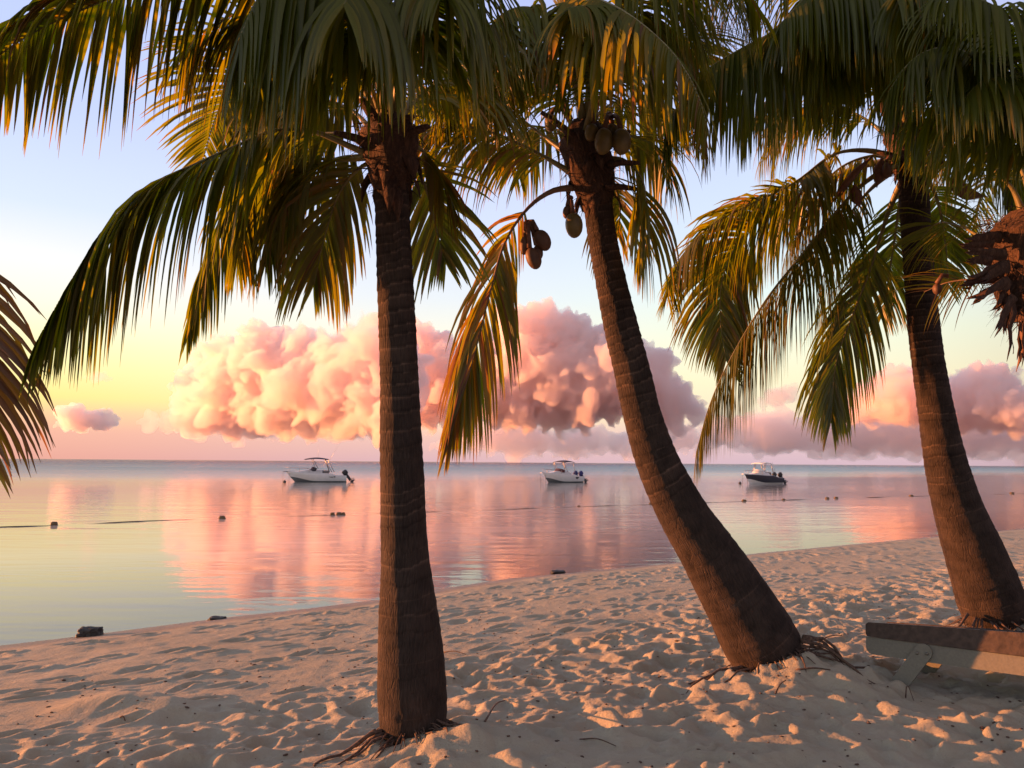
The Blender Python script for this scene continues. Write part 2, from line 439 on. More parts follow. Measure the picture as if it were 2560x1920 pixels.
    ro = N('ShaderNodeMapRange'); ro.inputs[3].default_value = .9; ro.inputs[4].default_value = .45; L(wr.outputs[0], ro.inputs[0]); L(ro.outputs[0], p.inputs['Roughness'])
    hh = N('ShaderNodeMath', operation='MULTIPLY_ADD'); hh.inputs[1].default_value = .25; L(n2.outputs['Fac'], hh.inputs[0]); L(n3.outputs['Fac'], hh.inputs[2])
    b = N('ShaderNodeBump', i_Strength=.8, i_Distance=.02); L(hh.outputs[0], b.inputs['Height']); L(b.outputs['Normal'], p.inputs['Normal'])
    L(p.outputs[0], out.inputs['Surface'])
    o = mesh_obj('sand', V, F, m, attrs={'shore': s.ravel()})
    tag(o, kind='structure')
    return xs, ys, H

# ------------------------------------------------------------------ water
def build_water():
    m, out, N, L = new_mat('sea_water')
    tc = N('ShaderNodeTexCoord')
    dd = N('ShaderNodeVectorMath', operation='DOT_PRODUCT'); dd.inputs[1].default_value = (-_n.x, -_n.y, 0); L(tc.outputs['Object'], dd.inputs[0])
    c0 = float(-_wv.mean())
    off = N('ShaderNodeMath', operation='SUBTRACT'); off.inputs[1].default_value = c0; L(dd.outputs['Value'], off.inputs[0])   # metres out from the shore
    sp = N('ShaderNodeSeparateXYZ'); L(tc.outputs['Object'], sp.inputs[0])
    # ripples: long crests along the shore, with calm and ruffled patches
    def wave(rot, scale, stretch, det):
        mp = N('ShaderNodeMapping'); mp.inputs['Rotation'].default_value = (0, 0, rot); mp.inputs['Scale'].default_value = (1 / stretch, 1, 1)
        L(tc.outputs['Object'], mp.inputs['Vector'])
        n = N('ShaderNodeTexNoise', i_Scale=scale, i_Detail=det, i_Roughness=.5); L(mp.outputs[0], n.inputs['Vector']); return n
    w1 = wave(R(-12), 2.2, 3.5, 3.0); w2 = wave(R(-5), .5, 3.0, 3.0); w3 = wave(R(8), 7.0, 2.5, 2.0)
    pat = wave(R(-25), .035, 4.0, 3.0)
    a1 = N('ShaderNodeMath', operation='MULTIPLY_ADD'); a1.inputs[1].default_value = .35; L(w1.outputs['Fac'], a1.inputs[0]); L(w2.outputs['Fac'], a1.inputs[2])
    a2 = N('ShaderNodeMath', operation='MULTIPLY_ADD'); a2.inputs[1].default_value = .07; L(w3.outputs['Fac'], a2.inputs[0]); L(a1.outputs[0], a2.inputs[2])
    # ruffled beyond the lagoon
    far = N('ShaderNodeMapRange', interpolation_type='SMOOTHSTEP'); far.inputs[1].default_value = 45; far.inputs[2].default_value = 190; far.inputs[3].default_value = .06; far.inputs[4].default_value = 2.6
    L(off.outputs[0], far.inputs[0])
    pr = N('ShaderNodeMapRange'); pr.inputs[1].default_value = .35; pr.inputs[2].default_value = .65; pr.inputs[3].default_value = .6; pr.inputs[4].default_value = 1.5; L(pat.outputs['Fac'], pr.inputs[0])
    st = N('ShaderNodeMath', operation='MULTIPLY'); L(far.outputs[0], st.inputs[0]); L(pr.outputs[0], st.inputs[1])
    b = N('ShaderNodeBump', i_Distance=.35); L(a2.outputs[0], b.inputs['Height']); L(st.outputs[0], b.inputs['Strength'])
    # body colour of the water over the sandy lagoon, the reef and the deep sea
    lg = N('ShaderNodeMapRange'); lg.inputs[1].default_value = 0; lg.inputs[2].default_value = 900; L(off.outputs[0], lg.inputs[0])
    bc = ramp(N, [(0, (.74, .69, .63)), (.03, (.68, .65, .61)), (.09, (.40, .55, .55)), (.2, (.18, .42, .46)), (.45, (.06, .20, .27)), (1, (.015, .05, .10))]); L(lg.outputs[0], bc.inputs['Fac'])
    df = N('ShaderNodeBsdfDiffuse'); L(bc.outputs['Color'], df.inputs['Color'])
    tr = N('ShaderNodeBsdfTransparent'); tr.inputs['Color'].default_value = (.86, .93, .92, 1)
    dep = N('ShaderNodeMapRange'); dep.inputs[1].default_value = .2; dep.inputs[2].default_value = 9; dep.inputs[3].default_value = .05; dep.inputs[4].default_value = 1; L(off.outputs[0], dep.inputs[0])
    body = N('ShaderNodeMixShader'); L(dep.outputs[0], body.inputs[0]); L(tr.outputs[0], body.inputs[1]); L(df.outputs[0], body.inputs[2])
    gl = N('ShaderNodeBsdfGlossy', i_Roughness=.035); L(b.outputs['Normal'], gl.inputs['Normal'])
    fr = N('ShaderNodeFresnel', i_IOR=2.0); L(b.outputs['Normal'], fr.inputs['Normal'])
    mx = N('ShaderNodeMixShader'); L(fr.outputs[0], mx.inputs[0]); L(body.outputs[0], mx.inputs[1]); L(gl.outputs[0], mx.inputs[2])
    L(mx.outputs[0], out.inputs['Surface'])
    e = 30000
    o = mesh_obj('sea', [(-e, -200, 0), (e, -200, 0), (e, e, 0), (-e, e, 0)], [(0, 1, 2, 3)], m, smooth=False)
    tag(o, kind='structure')

# ------------------------------------------------------------------ palms
def smooth1(t, a, b):
    t = min(1, max(0, (t - a) / (b - a))); return t * t * (3 - 2 * t)

UP = Vector((0, 0, 1))
def make_frond(palm, pts, leaf=.6, droop=1.0, vee=-.5, pairs=None, start=.2, tint=.4, tvar=.22, ribr=.022, width=.040, seed=0, dry=False, miss=.04, cut=0.0, fwd=(62, 28), label=None, twist=0.0, face=0.0, dens=1.0):
    r = random.Random(seed * 131 + 7)
    if not isinstance(vee, tuple): vee = (vee, vee)
    vee = (vee[0] * .85, vee[1] * .85); droop *= .85
    C, L = catmull(pts, 160)
    if pairs is None: pairs = int(max(26, min(190, L * (1 - start) / .024 * dens)))
    V, F, T = [], [], []
    def leaflet(p, dirn, nrm, ln, w, tn, drp):
        b = len(V); m = 7
        pos = p.copy(); d = dirn.copy(); step = ln / (m - 1)
        sway = Vector((r.gauss(0, .05), r.gauss(0, .05), 0))
        for k in range(m):
            u = k / (m - 1)
            side = d.cross(nrm)
            if side.length < 1e-4: side = d.cross(Vector((1, 0, 0)))
            side.normalize(); nn = side.cross(d)
            prof = (0.5 + 2.0 * u if u < .25 else 1.0 - .85 * ((u - .25) / .75) ** 1.25)
            if cut and u > cut: prof = max(prof, .7)
            hw = w * .45 * (max(.04, prof) if u < .99 else .04)
            V.append(pos + side * hw - nn * hw * .38); V.append(pos); V.append(pos - side * hw - nn * hw * .38)
            T.extend((tn + (.22 if u > .85 else 0) + .06 * u,) * 3)
            if k < m - 1:
                b0 = b + 3 * k
                F.append((b0, b0 + 1, b0 + 4, b0 + 3)); F.append((b0 + 1, b0 + 2, b0 + 5, b0 + 4))
            pos = pos + d * step
            d = (d + (-UP) * drp * step * (1.0 + 2.6 * u) + sway * step).normalized()
    clump = 0.0
    for i in range(pairs):
        t = start + (1 - start) * (i + .5) / pairs
        f = t * 159; k = int(f); a = f - k
        p = Vector(C[k] * (1 - a) + C[min(k + 1, 159)] * a)
        tg = Vector(C[min(k + 3, 159)] - C[max(k - 3, 0)]).normalized()
        sd = tg.cross(UP)
        if sd.length < .15: sd = sd + Vector((.3, .1, 0))
        sd.normalize(); nr = sd.cross(tg).normalized()
        if face:
            fs = tg.cross((Vector((0, 0, CAMZ)) - p).normalized())
            if fs.dot(sd) < 0: fs = -fs
            sd = (sd * (1 - face) + fs.normalized() * face).normalized(); nr = sd.cross(tg).normalized()
        if twist:
            q = Matrix.Rotation(twist, 3, tg); sd = q @ sd; nr = q @ nr
        u = (t - start) / (1 - start)
        prof = (.50 + .50 * smooth1(u, 0, .25)) * (1 - .62 * smooth1(u, .55, 1.0))
        al = R(fwd[0] + (fwd[1] - fwd[0]) * u)
        clump = .75 * clump + r.gauss(0, .10)
        for sgn in (1, -1):
            if r.random() < miss: continue
            v = (vee[0] if sgn > 0 else vee[1]) + r.gauss(0, .13) + clump
            d = (tg * math.cos(al + r.gauss(0, .09)) + (sd * sgn * math.cos(v) + nr * math.sin(v)) * math.sin(al)).normalized()
            ln = leaf * prof * r.uniform(.88, 1.08) * (.7 if r.random() < .03 else 1)
            tn = min(.99, max(0, tint + r.gauss(0, tvar) * .6 + (.35 if r.random() < .04 else 0)))
            leaflet(p + nr * .004, d, nr, ln, width * r.uniform(.8, 1.1) * (.6 + .4 * prof), tn, droop * r.uniform(.75, 1.3) * 1.15)
    o = mesh_obj('frond', [tuple(v) for v in V], F, M_LEAF, palm, True, attrs={'tint': T})
    if label: o['label'] = label
    mb = MB()
    q = [Vector(C[int(x)]) for x in np.linspace(0, 159, 34)]
    rad = [ribr * (1.55 - 1.6 * min(1, k / 8) * .45) * (1 - .86 * (k / 33) ** .8) for k in range(34)]
    mb.tube(q, rad, 7, flat=.75)
    mb.obj('midrib', M_RIBDRY if dry else M_RIB, o)
    return o

def make_trunk(palm, cl, depth, dep_top=None, seed=0, sink=.25, ring0=.075):
    """cl: (x, y, half width) in photo pixels from the top down"""
    n = len(cl); pts = []; rr = []
    for i, (x, y, w) in enumerate(cl):
        d = depth if dep_top is None else dep_top + (depth - dep_top) * i / (n - 1)
        pts.append(at(x * 1.1573, y * 1.1573, d)); rr.append(w * 1.1573 / FPX * d)
    dv = (pts[-1] - pts[-2]).normalized()
    pts.append(pts[-1] + dv * sink); rr.append(rr[-1] * .92)
    pts = pts[::-1]; rr = rr[::-1]
    L0 = sum((pts[i + 1] - pts[i]).length for i in range(len(pts) - 1))
    m = int(L0 / .013); C, L = catmull(pts, m)
    cum = np.r_[0, np.cumsum([(pts[i + 1] - pts[i]).length for i in range(len(pts) - 1)])]
    al = np.linspace(0, L, m); rad = np.interp(al * cum[-1] / L, cum, rr)
    k = np.ones(9) / 9; rad = np.convolve(np.pad(rad, 4, 'edge'), k, 'valid')
    na = 64; V = []; att = {'along': [], 'around': [], 'ring': []}
    r = np.random.default_rng(seed)
    # ring positions
    rings = [0.0]
    while rings[-1] < L + .2: rings.append(rings[-1] + ring0 * r.uniform(.6, 1.4) * (1.25 - .55 * rings[-1] / L))
    rings = np.array(rings); phs = r.uniform(0, 6.28, len(rings)); tl = r.uniform(.1, .35, len(rings))
    ref = Vector((0, 1, 0))
    TH = np.arange(na) / na * 2 * math.pi
    for i in range(m):
        t = Vector(C[min(i + 1, m - 1)] - C[max(i - 1, 0)]).normalized()
        a = t.cross(ref).normalized(); b = t.cross(a).normalized()
        ca, sa = np.cos(TH), np.sin(TH)
        wob = fbm(ca * 1.1 + 7, sa * 1.1 + seed, np.full(na, al[i] * 2.4), oct=2, seed=seed) * .018
        sh = al[i] + .016 * np.sin(TH + seed) + .018 * vnoise(ca * 1.2, sa * 1.2, np.full(na, al[i] * 3.0), seed=seed + 5)
        j = np.clip(np.searchsorted(rings, sh) - 1, 0, len(rings) - 2)
        fr = (sh - rings[j]) / (rings[j + 1] - rings[j])
        sharp = .36 + .64 * smooth1(al[i] / L, .25, .8)
        amp = rad[i] * .060 * sharp * (.45 + .9 * _h(j, j * 0, j * 0, seed + 3))
        prof = np.where(fr < .82, 1 - fr * .9, (fr - .82) / .18 * .75 + .25)       # each scar steps in, then a lip
        fib = np.sin(TH * 31 + 3 * vnoise(ca * 2, sa * 2, np.full(na, al[i] * 1.5), seed=seed + 8)) * .005 * (1 - .8 * sharp) + fbm(ca * 4.5, sa * 4.5, np.full(na, al[i] * 9.0), oct=2, seed=seed + 31) * .012
        rd = rad[i] * (1 + wob + fib) + amp * (prof - .5)
        P = C[i][None, :] + rd[:, None] * (ca[:, None] * np.array(a)[None, :] + sa[:, None] * np.array(b)[None, :])
        V.append(P)
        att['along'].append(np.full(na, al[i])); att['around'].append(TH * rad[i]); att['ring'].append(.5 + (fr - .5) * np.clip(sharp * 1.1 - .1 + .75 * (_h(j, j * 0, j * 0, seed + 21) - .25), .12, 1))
    V = np.concatenate(V)
    I = np.arange(m - 1)[:, None] * na; K = np.arange(na)[None, :]; K2 = (K + 1) % na
    F = np.stack([(I + K).ravel(), (I + K2).ravel(), (I + na + K2).ravel(), (I + na + K).ravel()], 1)
    att = {k: np.concatenate(v) for k, v in att.items()}
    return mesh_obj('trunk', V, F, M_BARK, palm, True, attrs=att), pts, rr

def sheath(palm, c0, c1, r0, r1, seed, lumps=9):
    """fibrous leaf sheaths and old leaf bases wrapped round the crown"""
    mb = MB(); ax = (c1 - c0); L = ax.length; ax.normalize(); r = random.Random(seed)
    n, m = 40, 26; V = []; F = []
    a = ax.cross(Vector((0, 1, 0))).normalized(); b = ax.cross(a)
    for i in range(m):
        t = i / (m - 1)
        prof = r0 + (r1 - r0) * math.sin(min(1, t * 1.25) * math.pi / 2) if t < .8 else r1 * (1 - .55 * (t - .8) / .2)
        for k in range(n):
            w = 2 * math.pi * k / n
            q = 1 + .16 * mnoise.noise(Vector((math.cos(w) * 1.7, math.sin(w) * 1.7, t * 5 + seed))) + .07 * math.sin(w * 5 + t * 6 + seed) + .06 * mnoise.noise(Vector((math.cos(w) * 6, math.sin(w) * 6, t * 13 + seed)))
            V.append(c0 + ax * (t * L) + (a * math.cos(w) + b * math.sin(w)) * prof * q)
    for i in range(m - 1):
        for k in range(n):
            k2 = (k + 1) % n; F.append((i * n + k, i * n + k2, i * n + n + k2, i * n + n + k))
    mb.add(V, F)
    for _ in range(lumps):      # ragged flaps of sheath cloth
        w = r.uniform(0, 6.28); t = r.uniform(.02, .6); o_ = a * math.cos(w) + b * math.sin(w); tn = ax.cross(o_)
        p = c0 + ax * (t * L) + o_ * (r0 + (r1 - r0) * t) * .95
        ln = r.uniform(.10, .22); wd = r.uniform(.03, .07)
        q = [p - tn * wd, p + tn * wd, p + tn * wd * .8 + o_ * ln * .35 - ax * ln * .45, p - tn * wd * .5 + o_ * ln * .3 - ax * ln * .6, p + tn * wd * .1 + o_ * ln * .42 - ax * ln * 1.05]
        nn = o_ * .006
        bi = [x - nn for x in q]
        mb.add(q + bi, [(0, 1, 2, 3), (3, 2, 4), (8, 7, 6, 5)[::1], (9, 7, 8), (0, 3, 8, 5), (1, 6, 7, 2), (3, 4, 9, 8), (2, 7, 9, 4), (0, 5, 6, 1)])
    return mb.obj('leaf_sheath', M_FIBRE, palm)

def shag(palm, c0, c1, r0, r1, n, seed, lmin=.05, lmax=.2, front=True):
    """loose fibre strands and frayed edges on the crown"""
    r = random.Random(seed); ax = c1 - c0; L = ax.length; ax.normalize()
    a = ax.cross(Vector((0, 1, 0))).normalized(); b = ax.cross(a); V, F = [], []
    for _ in range(n):
        w = r.uniform(0, 6.28); t = r.uniform(-.02, .98) ** 1.0; o_ = a * math.cos(w) + b * math.sin(w)
        p = c0 + ax * (L * t) + o_ * (r0 + (r1 - r0) * min(1, max(0, t) * 1.3)) * r.uniform(.9, 1.04)
        tn = ax.cross(o_); d = (o_ * r.uniform(.15, .9) - UP * r.uniform(-.3, 1) + tn * r.gauss(0, .7)).normalized()
        ln = r.uniform(lmin, lmax); wd = r.uniform(.0015, .006); m = 4; bb = len(V)
        for k in range(m):
            u = k / (m - 1); sd = d.cross(o_); sd = sd.normalized() if sd.length > 1e-3 else tn
            V.append(p + sd * wd * (1 - .8 * u)); V.append(p - sd * wd * (1 - .8 * u))
            if k < m - 1: F.append((bb + 2 * k, bb + 2 * k + 1, bb + 2 * k + 3, bb + 2 * k + 2))
            p = p + d * ln / (m - 1); d = (d - UP * .35 + tn * r.gauss(0, .2)).normalized()
    return MB().add(V, F).obj('loose_fibres', M_FIBRE, palm)

def rootlets(palm, B, rad, n, seed):
    r = random.Random(seed); mb = MB()
    for _ in range(n):
        w = r.uniform(0, 6.28); o_ = Vector((math.cos(w), math.sin(w), 0)); p = Vector((B.x, B.y, 0)) + o_ * rad * r.uniform(.86, 1.0)
        ln = r.uniform(.05, .22); q = p + o_.lerp(Vector((r.gauss(0, 1), r.gauss(0, 1), 0)), .25) * ln
        z0 = ground(p.x, p.y) + r.uniform(.01, .06); z1 = ground(q.x, q.y)
        mb.tube([(p.x, p.y, z0), ((p.x + q.x) / 2, (p.y + q.y) / 2, (z0 + z1) / 2 + .012), (q.x, q.y, z1 - .004)], [r.uniform(.004, .008), .004, .002], 5)
    return mb.obj('rootlets', M_ROOT, palm)

def stub(palm, p, d, ln, r0):
    mb = MB(); p = Vector(p); d = Vector(d).normalized()
    q = [p, p + d * ln * .35 + UP * .01, p + d * ln * .7 - UP * .005, p + d * ln - UP * .02]
    mb.tube(q, [r0 * 1.3, r0, r0 * .85, r0 * .55], 9, flat=.5)
    return mb.obj('leaf_stub', M_FIBRE, palm)

def coconut(palm, px, py, d, w, h, mat, stem=None, tilt=0.0):
    c = at(px, py, d); rw, rh = w / FPX * d, h / FPX * d
    mb = MB(); rot = Matrix.Rotation(tilt, 3, 'Y')
    def fn(q): return 1 + .05 * math.cos(3 * math.atan2(q.y, q.x)) * (1 - q.z * q.z) - .10 * max(0, q.z) ** 3
    mb.ball(c, 1, 3, (rw, rw, rh), fn, rot)
    o = mb.obj('coconut', mat, palm)
    if stem is not None:
        s = at(*stem); top = c + rot @ Vector((0, 0, rh * .93)); mid = (s + top) / 2 + UP * .04
        MB().tube([s, mid, top], [.020, .017, .021], 7).obj('fruit_stalk', M_SPATHE, o)
    return o

def spathe(palm, pts, d, wd):
    """dry boat-shaped flower sheath"""
    P = [at(x, y, d + k * .05) for k, (x, y) in enumerate(pts)]
    C, L = catmull(P, 24); mb = MB()
    rad = [wd * (.25 + .75 * smooth1(k / 23, 0, .35)) * (1 - smooth1(k / 23, .55, 1.02)) + .003 for k in range(24)]
    mb.tube([Vector(c) for c in C], rad, 10, flat=.6)
    return mb.obj('spathe', M_SPATHE, palm)

SANDH = {}
def ground(x, y):
    xs, ys, H = SANDH['g']
    i = min(len(xs) - 2, max(0, int(np.searchsorted(xs, x)) - 1)); j = min(len(ys) - 2, max(0, int(np.searchsorted(ys, y)) - 1))
    fx = (x - xs[i]) / (xs[i + 1] - xs[i]); fy = (y - ys[j]) / (ys[j + 1] - ys[j])
    return float((H[j, i] * (1 - fx) + H[j, i + 1] * fx) * (1 - fy) + (H[j + 1, i] * (1 - fx) + H[j + 1, i + 1] * fx) * fy)

def root(palm, start, ang, ln, r0, seed, lift=.06, stiff=.5):
    r = random.Random(seed); p = Vector(start); pts = [p.copy()]; n = 9; a = ang
    for k in range(1, n):
        a += r.gauss(0, .16); p = p + Vector((math.cos(a), math.sin(a), 0)) * ln / n
        t = k / (n - 1); g = ground(p.x, p.y) + lift * (1 - t) ** 1.5 * (.6 + .4 * math.sin(t * 7 + seed)) + .004 - .014 * (t > .85)
        z = start[2] * (1 - min(1, t * 2.2)) + g * min(1, t * 2.2)
        pts.append(Vector((p.x, p.y, z)))
    mb = MB(); mb.tube(pts, [r0 * (1 - .6 * k / (n - 1)) * r.uniform(.85, 1.15) for k in range(n)], 6)
    return mb.obj('root', M_ROOT, palm)

# trunk centre lines in photo coordinates (2212-wide view): x, y, half width
T1 = [(846, 395, 36), (848, 480, 37), (853, 600, 38.5), (862, 800, 41), (868, 1000, 46), (875, 1200, 51), (881, 1300, 61), (886, 1400, 70), (889, 1480, 75), (892, 1540, 74), (892, 1590, 71)]
T2 = [(1290, 420, 31), (1299, 500, 31), (1318, 600, 32.5), (1340, 700, 36), (1365, 800, 39), (1388, 900, 41), (1421, 1000, 46), (1470, 1100, 53), (1533, 1200, 62), (1594, 1300, 74), (1632, 1365, 82), (1655, 1405, 80), (1672, 1440, 72)]
T3 = [(1971, 360, 29), (1979, 500, 30), (1986, 600, 30), (1995, 700, 32), (2008, 800, 33), (2024, 900, 36), (2043, 1000, 42), (2070, 1100, 50), (2107, 1200, 60), (2143, 1300, 67), (2156, 1345, 63)]
D1, D2, D3 = 4.8, 6.3, 8.35
B1, B2, B3 = at(892 * 1.1573, 1572 * 1.1573, D1), at(1668 * 1.1573, 1432 * 1.1573, D2), at(2156 * 1.1573, 1345 * 1.1573, D3)

MOUNDS += [(B1.x + .38, B1.y - .22, .16, .55, .38), (B1.x - .1, B1.y - .1, .03, .6, .5),
           (B2.x + .28, B2.y - .12, .15, .50, .42), (B2.x + .05, B2.y - .45, .07, .5, .3),
           (B3.x + .25, B3.y, .16, .6, .5), (-2.9, 6.15, .10, .35, .25), (-2.45, 6.0, .06, .3, .2)]

_f = at(2262, 1697, 5.95); MOUNDS.append((_f.x + .35, _f.y - .15, -.05, .75, .6))
MOUNDS += [(B1.x, B1.y, -.055, .9, .9), (B2.x, B2.y, -.04, .9, .9), (B3.x, B3.y, -.12, 1.3, 1.3)]
print('foot', _f, float(base_h(np.array(_f.x), np.array(_f.y))))
print('base heights', B1, B2, B3, [float(base_h(np.array(b.x), np.array(b.y))) for b in (B1, B2, B3)])

SANDH['g'] = build_sand()
build_water()

def A(pts, d0=None):
    return [at(*p) if len(p) == 3 else at(p[0], p[1], d0) for p in pts]

# ---- palm in front (left of centre)
palm1 = empty('coconut_palm', B1, 'nearest coconut palm, dark straight trunk rising left of centre from a sand mound', 'palm tree', 'coconut palms along the beach')
make_trunk(palm1, T1, D1, seed=1, sink=.35, ring0=.085)
sheath(palm1, at(978, 478, D1), at(975, 285, D1 - .05), .108, .165, 3, 14)
P1 = [
 ([(975,330,4.8),(905,90,4.5),(770,-70,4.2),(560,-105,3.95),(400,-65,3.8),(262,0,3.7),(120,62,3.6),(0,136,3.55),(-150,280,3.5)], dict(leaf=.78, droop=2.6, vee=(-1.0,.1), tint=.52, width=.074, start=.14, fwd=(60,40), dens=1.0)),
 ([(955,400,4.8),(880,368,4.7),(780,328,4.6),(690,325,4.5),(604,359,4.4),(490,410,4.3),(382,460,4.25),(271,561,4.2),(177,704,4.15),(88,862,4.1)], dict(leaf=.86, droop=2.3, vee=(-1.0,-.8), tint=.38, width=.060, fwd=(55,16), dens=1.3)),
 ([(950,390,4.9),(850,400,5.1),(720,400,5.3),(620,470,5.45),(544,600,5.5),(500,720,5.5),(469,834,5.5)], dict(leaf=.62, droop=2.2, vee=(-.9,-.6), tint=.3, fwd=(45,12), start=.25)),
 ([(950,400,4.9),(900,420,5.1),(850,480,5.3),(815,580,5.4),(785,710,5.4)], dict(leaf=.72, droop=1.3, vee=-.3, tint=.62, fwd=(50,16), face=.5)),
 ([(955,395,4.85),(900,390,5.0),(830,400,5.2),(750,450,5.3),(690,540,5.35),(665,650,5.35)], dict(leaf=.75, droop=1.8, vee=-.6, tint=.5, fwd=(52,18))),
 ([(955,380,4.85),(880,340,4.9),(780,340,5.0),(690,400,5.1),(620,500,5.1),(590,640,5.1)], dict(leaf=.78, droop=2.0, vee=-.8, tint=.45, fwd=(52,20))),
 ([(970,330,4.8),(930,120,4.3),(850,0,3.9),(750,-50,3.6),(655,-15,3.4),(600,90,3.3)], dict(leaf=.95, droop=3.0, vee=(-1.0,-.8), tint=.2, width=.046, fwd=(55,20))),
 ([(970,330,4.8),(900,160,4.5),(820,60,4.2),(740,40,4.0),(670,100,3.9),(650,200,3.85)], dict(leaf=.85, droop=2.6, vee=-.9, tint=.22, width=.044, fwd=(55,18))),
 ([(960,310,4.8),(850,190,5.0),(720,140,5.3),(630,170,5.5),(566,234,5.6),(530,320,5.65),(508,400,5.7)], dict(leaf=.78, droop=.7, vee=-.1, tint=.5, fwd=(62,38), face=.7)),
 ([(1010,390,4.9),(1045,425,5.1),(1071,490,5.2),(1093,580,5.25),(1112,650,5.25)], dict(leaf=.60, droop=.8, vee=-.1, tint=.52, fwd=(60,18), start=.12, face=.8)),
 ([(1005,360,4.8),(1050,372,4.9),(1095,430,5.0),(1146,545,5.0)], dict(leaf=.42, droop=1.4, vee=-.8, tint=.66, fwd=(40,12), start=.25)),
 ([(980,320,4.75),(955,150,4.4),(930,20,4.0),(895,-40,3.6),(860,10,3.2)], dict(leaf=.85, droop=2.6, vee=-.5, tint=.3, width=.044)),
 ([(985,310,4.8),(1000,120,4.5),(1035,0,4.2),(1075,-60,3.9),(1110,-30,3.5)], dict(leaf=.85, droop=2.6, vee=-.5, tint=.3, width=.044)),
 ([(1000,320,4.8),(1060,170,4.9),(1150,80,5.0),(1250,80,5.1),(1330,160,5.2)], dict(leaf=.80, droop=2.2, vee=-.7, tint=.48)),
 ([(950,350,4.9),(870,270,5.2),(760,250,5.5),(690,300,5.7),(650,420,5.8),(640,540,5.8)], dict(leaf=.85, droop=2.0, vee=-.6, tint=.5)),
 ([(975,320,4.9),(950,180,5.3),(890,110,5.7),(800,120,6.0),(730,200,6.1)], dict(leaf=.8, droop=1.6, tint=.45)),
 ([(970,330,4.8),(860,150,4.6),(740,50,4.4),(620,30,4.3),(520,70,4.2),(450,150,4.2)], dict(leaf=.85, droop=2.4, vee=-.9, tint=.55)),
 ([(990,320,4.9),(1010,160,5.3),(1060,70,5.8),(1130,60,6.2),(1200,130,6.4)], dict(leaf=.8, droop=1.8, tint=.45)),
 ([(985,330,4.8),(1040,250,4.9),(1110,200,5.1),(1190,210,5.3),(1250,290,5.4)], dict(leaf=.75, droop=2.0, vee=-.7, tint=.55)),
 ([(985,310,4.8),(1010,100,4.4),(1080,-30,4.1),(1180,-60,3.9),(1280,-10,3.8)], dict(leaf=.85, droop=2.4, vee=-.8, tint=.35)),
 ([(980,310,4.85),(978,150,4.95),(960,0,5.0),(930,-140,5.0)], dict(leaf=.5, droop=.6, vee=.5, tint=.55, fwd=(35,20))),
]
for i, (p, k) in enumerate(P1): make_frond(palm1, A(p), seed=100 + i, ribr=.021, **k)
for k, (dx, dz, ln) in enumerate([(-.9, .25, .22), (.8, .3, .2), (-.3, .5, .25), (.5, .2, .16)]):
    stub(palm1, at(975, 380 - 15 * k, D1) + Vector((dx * .12, -.09, 0)), (dx, -.6, dz), ln, .04)

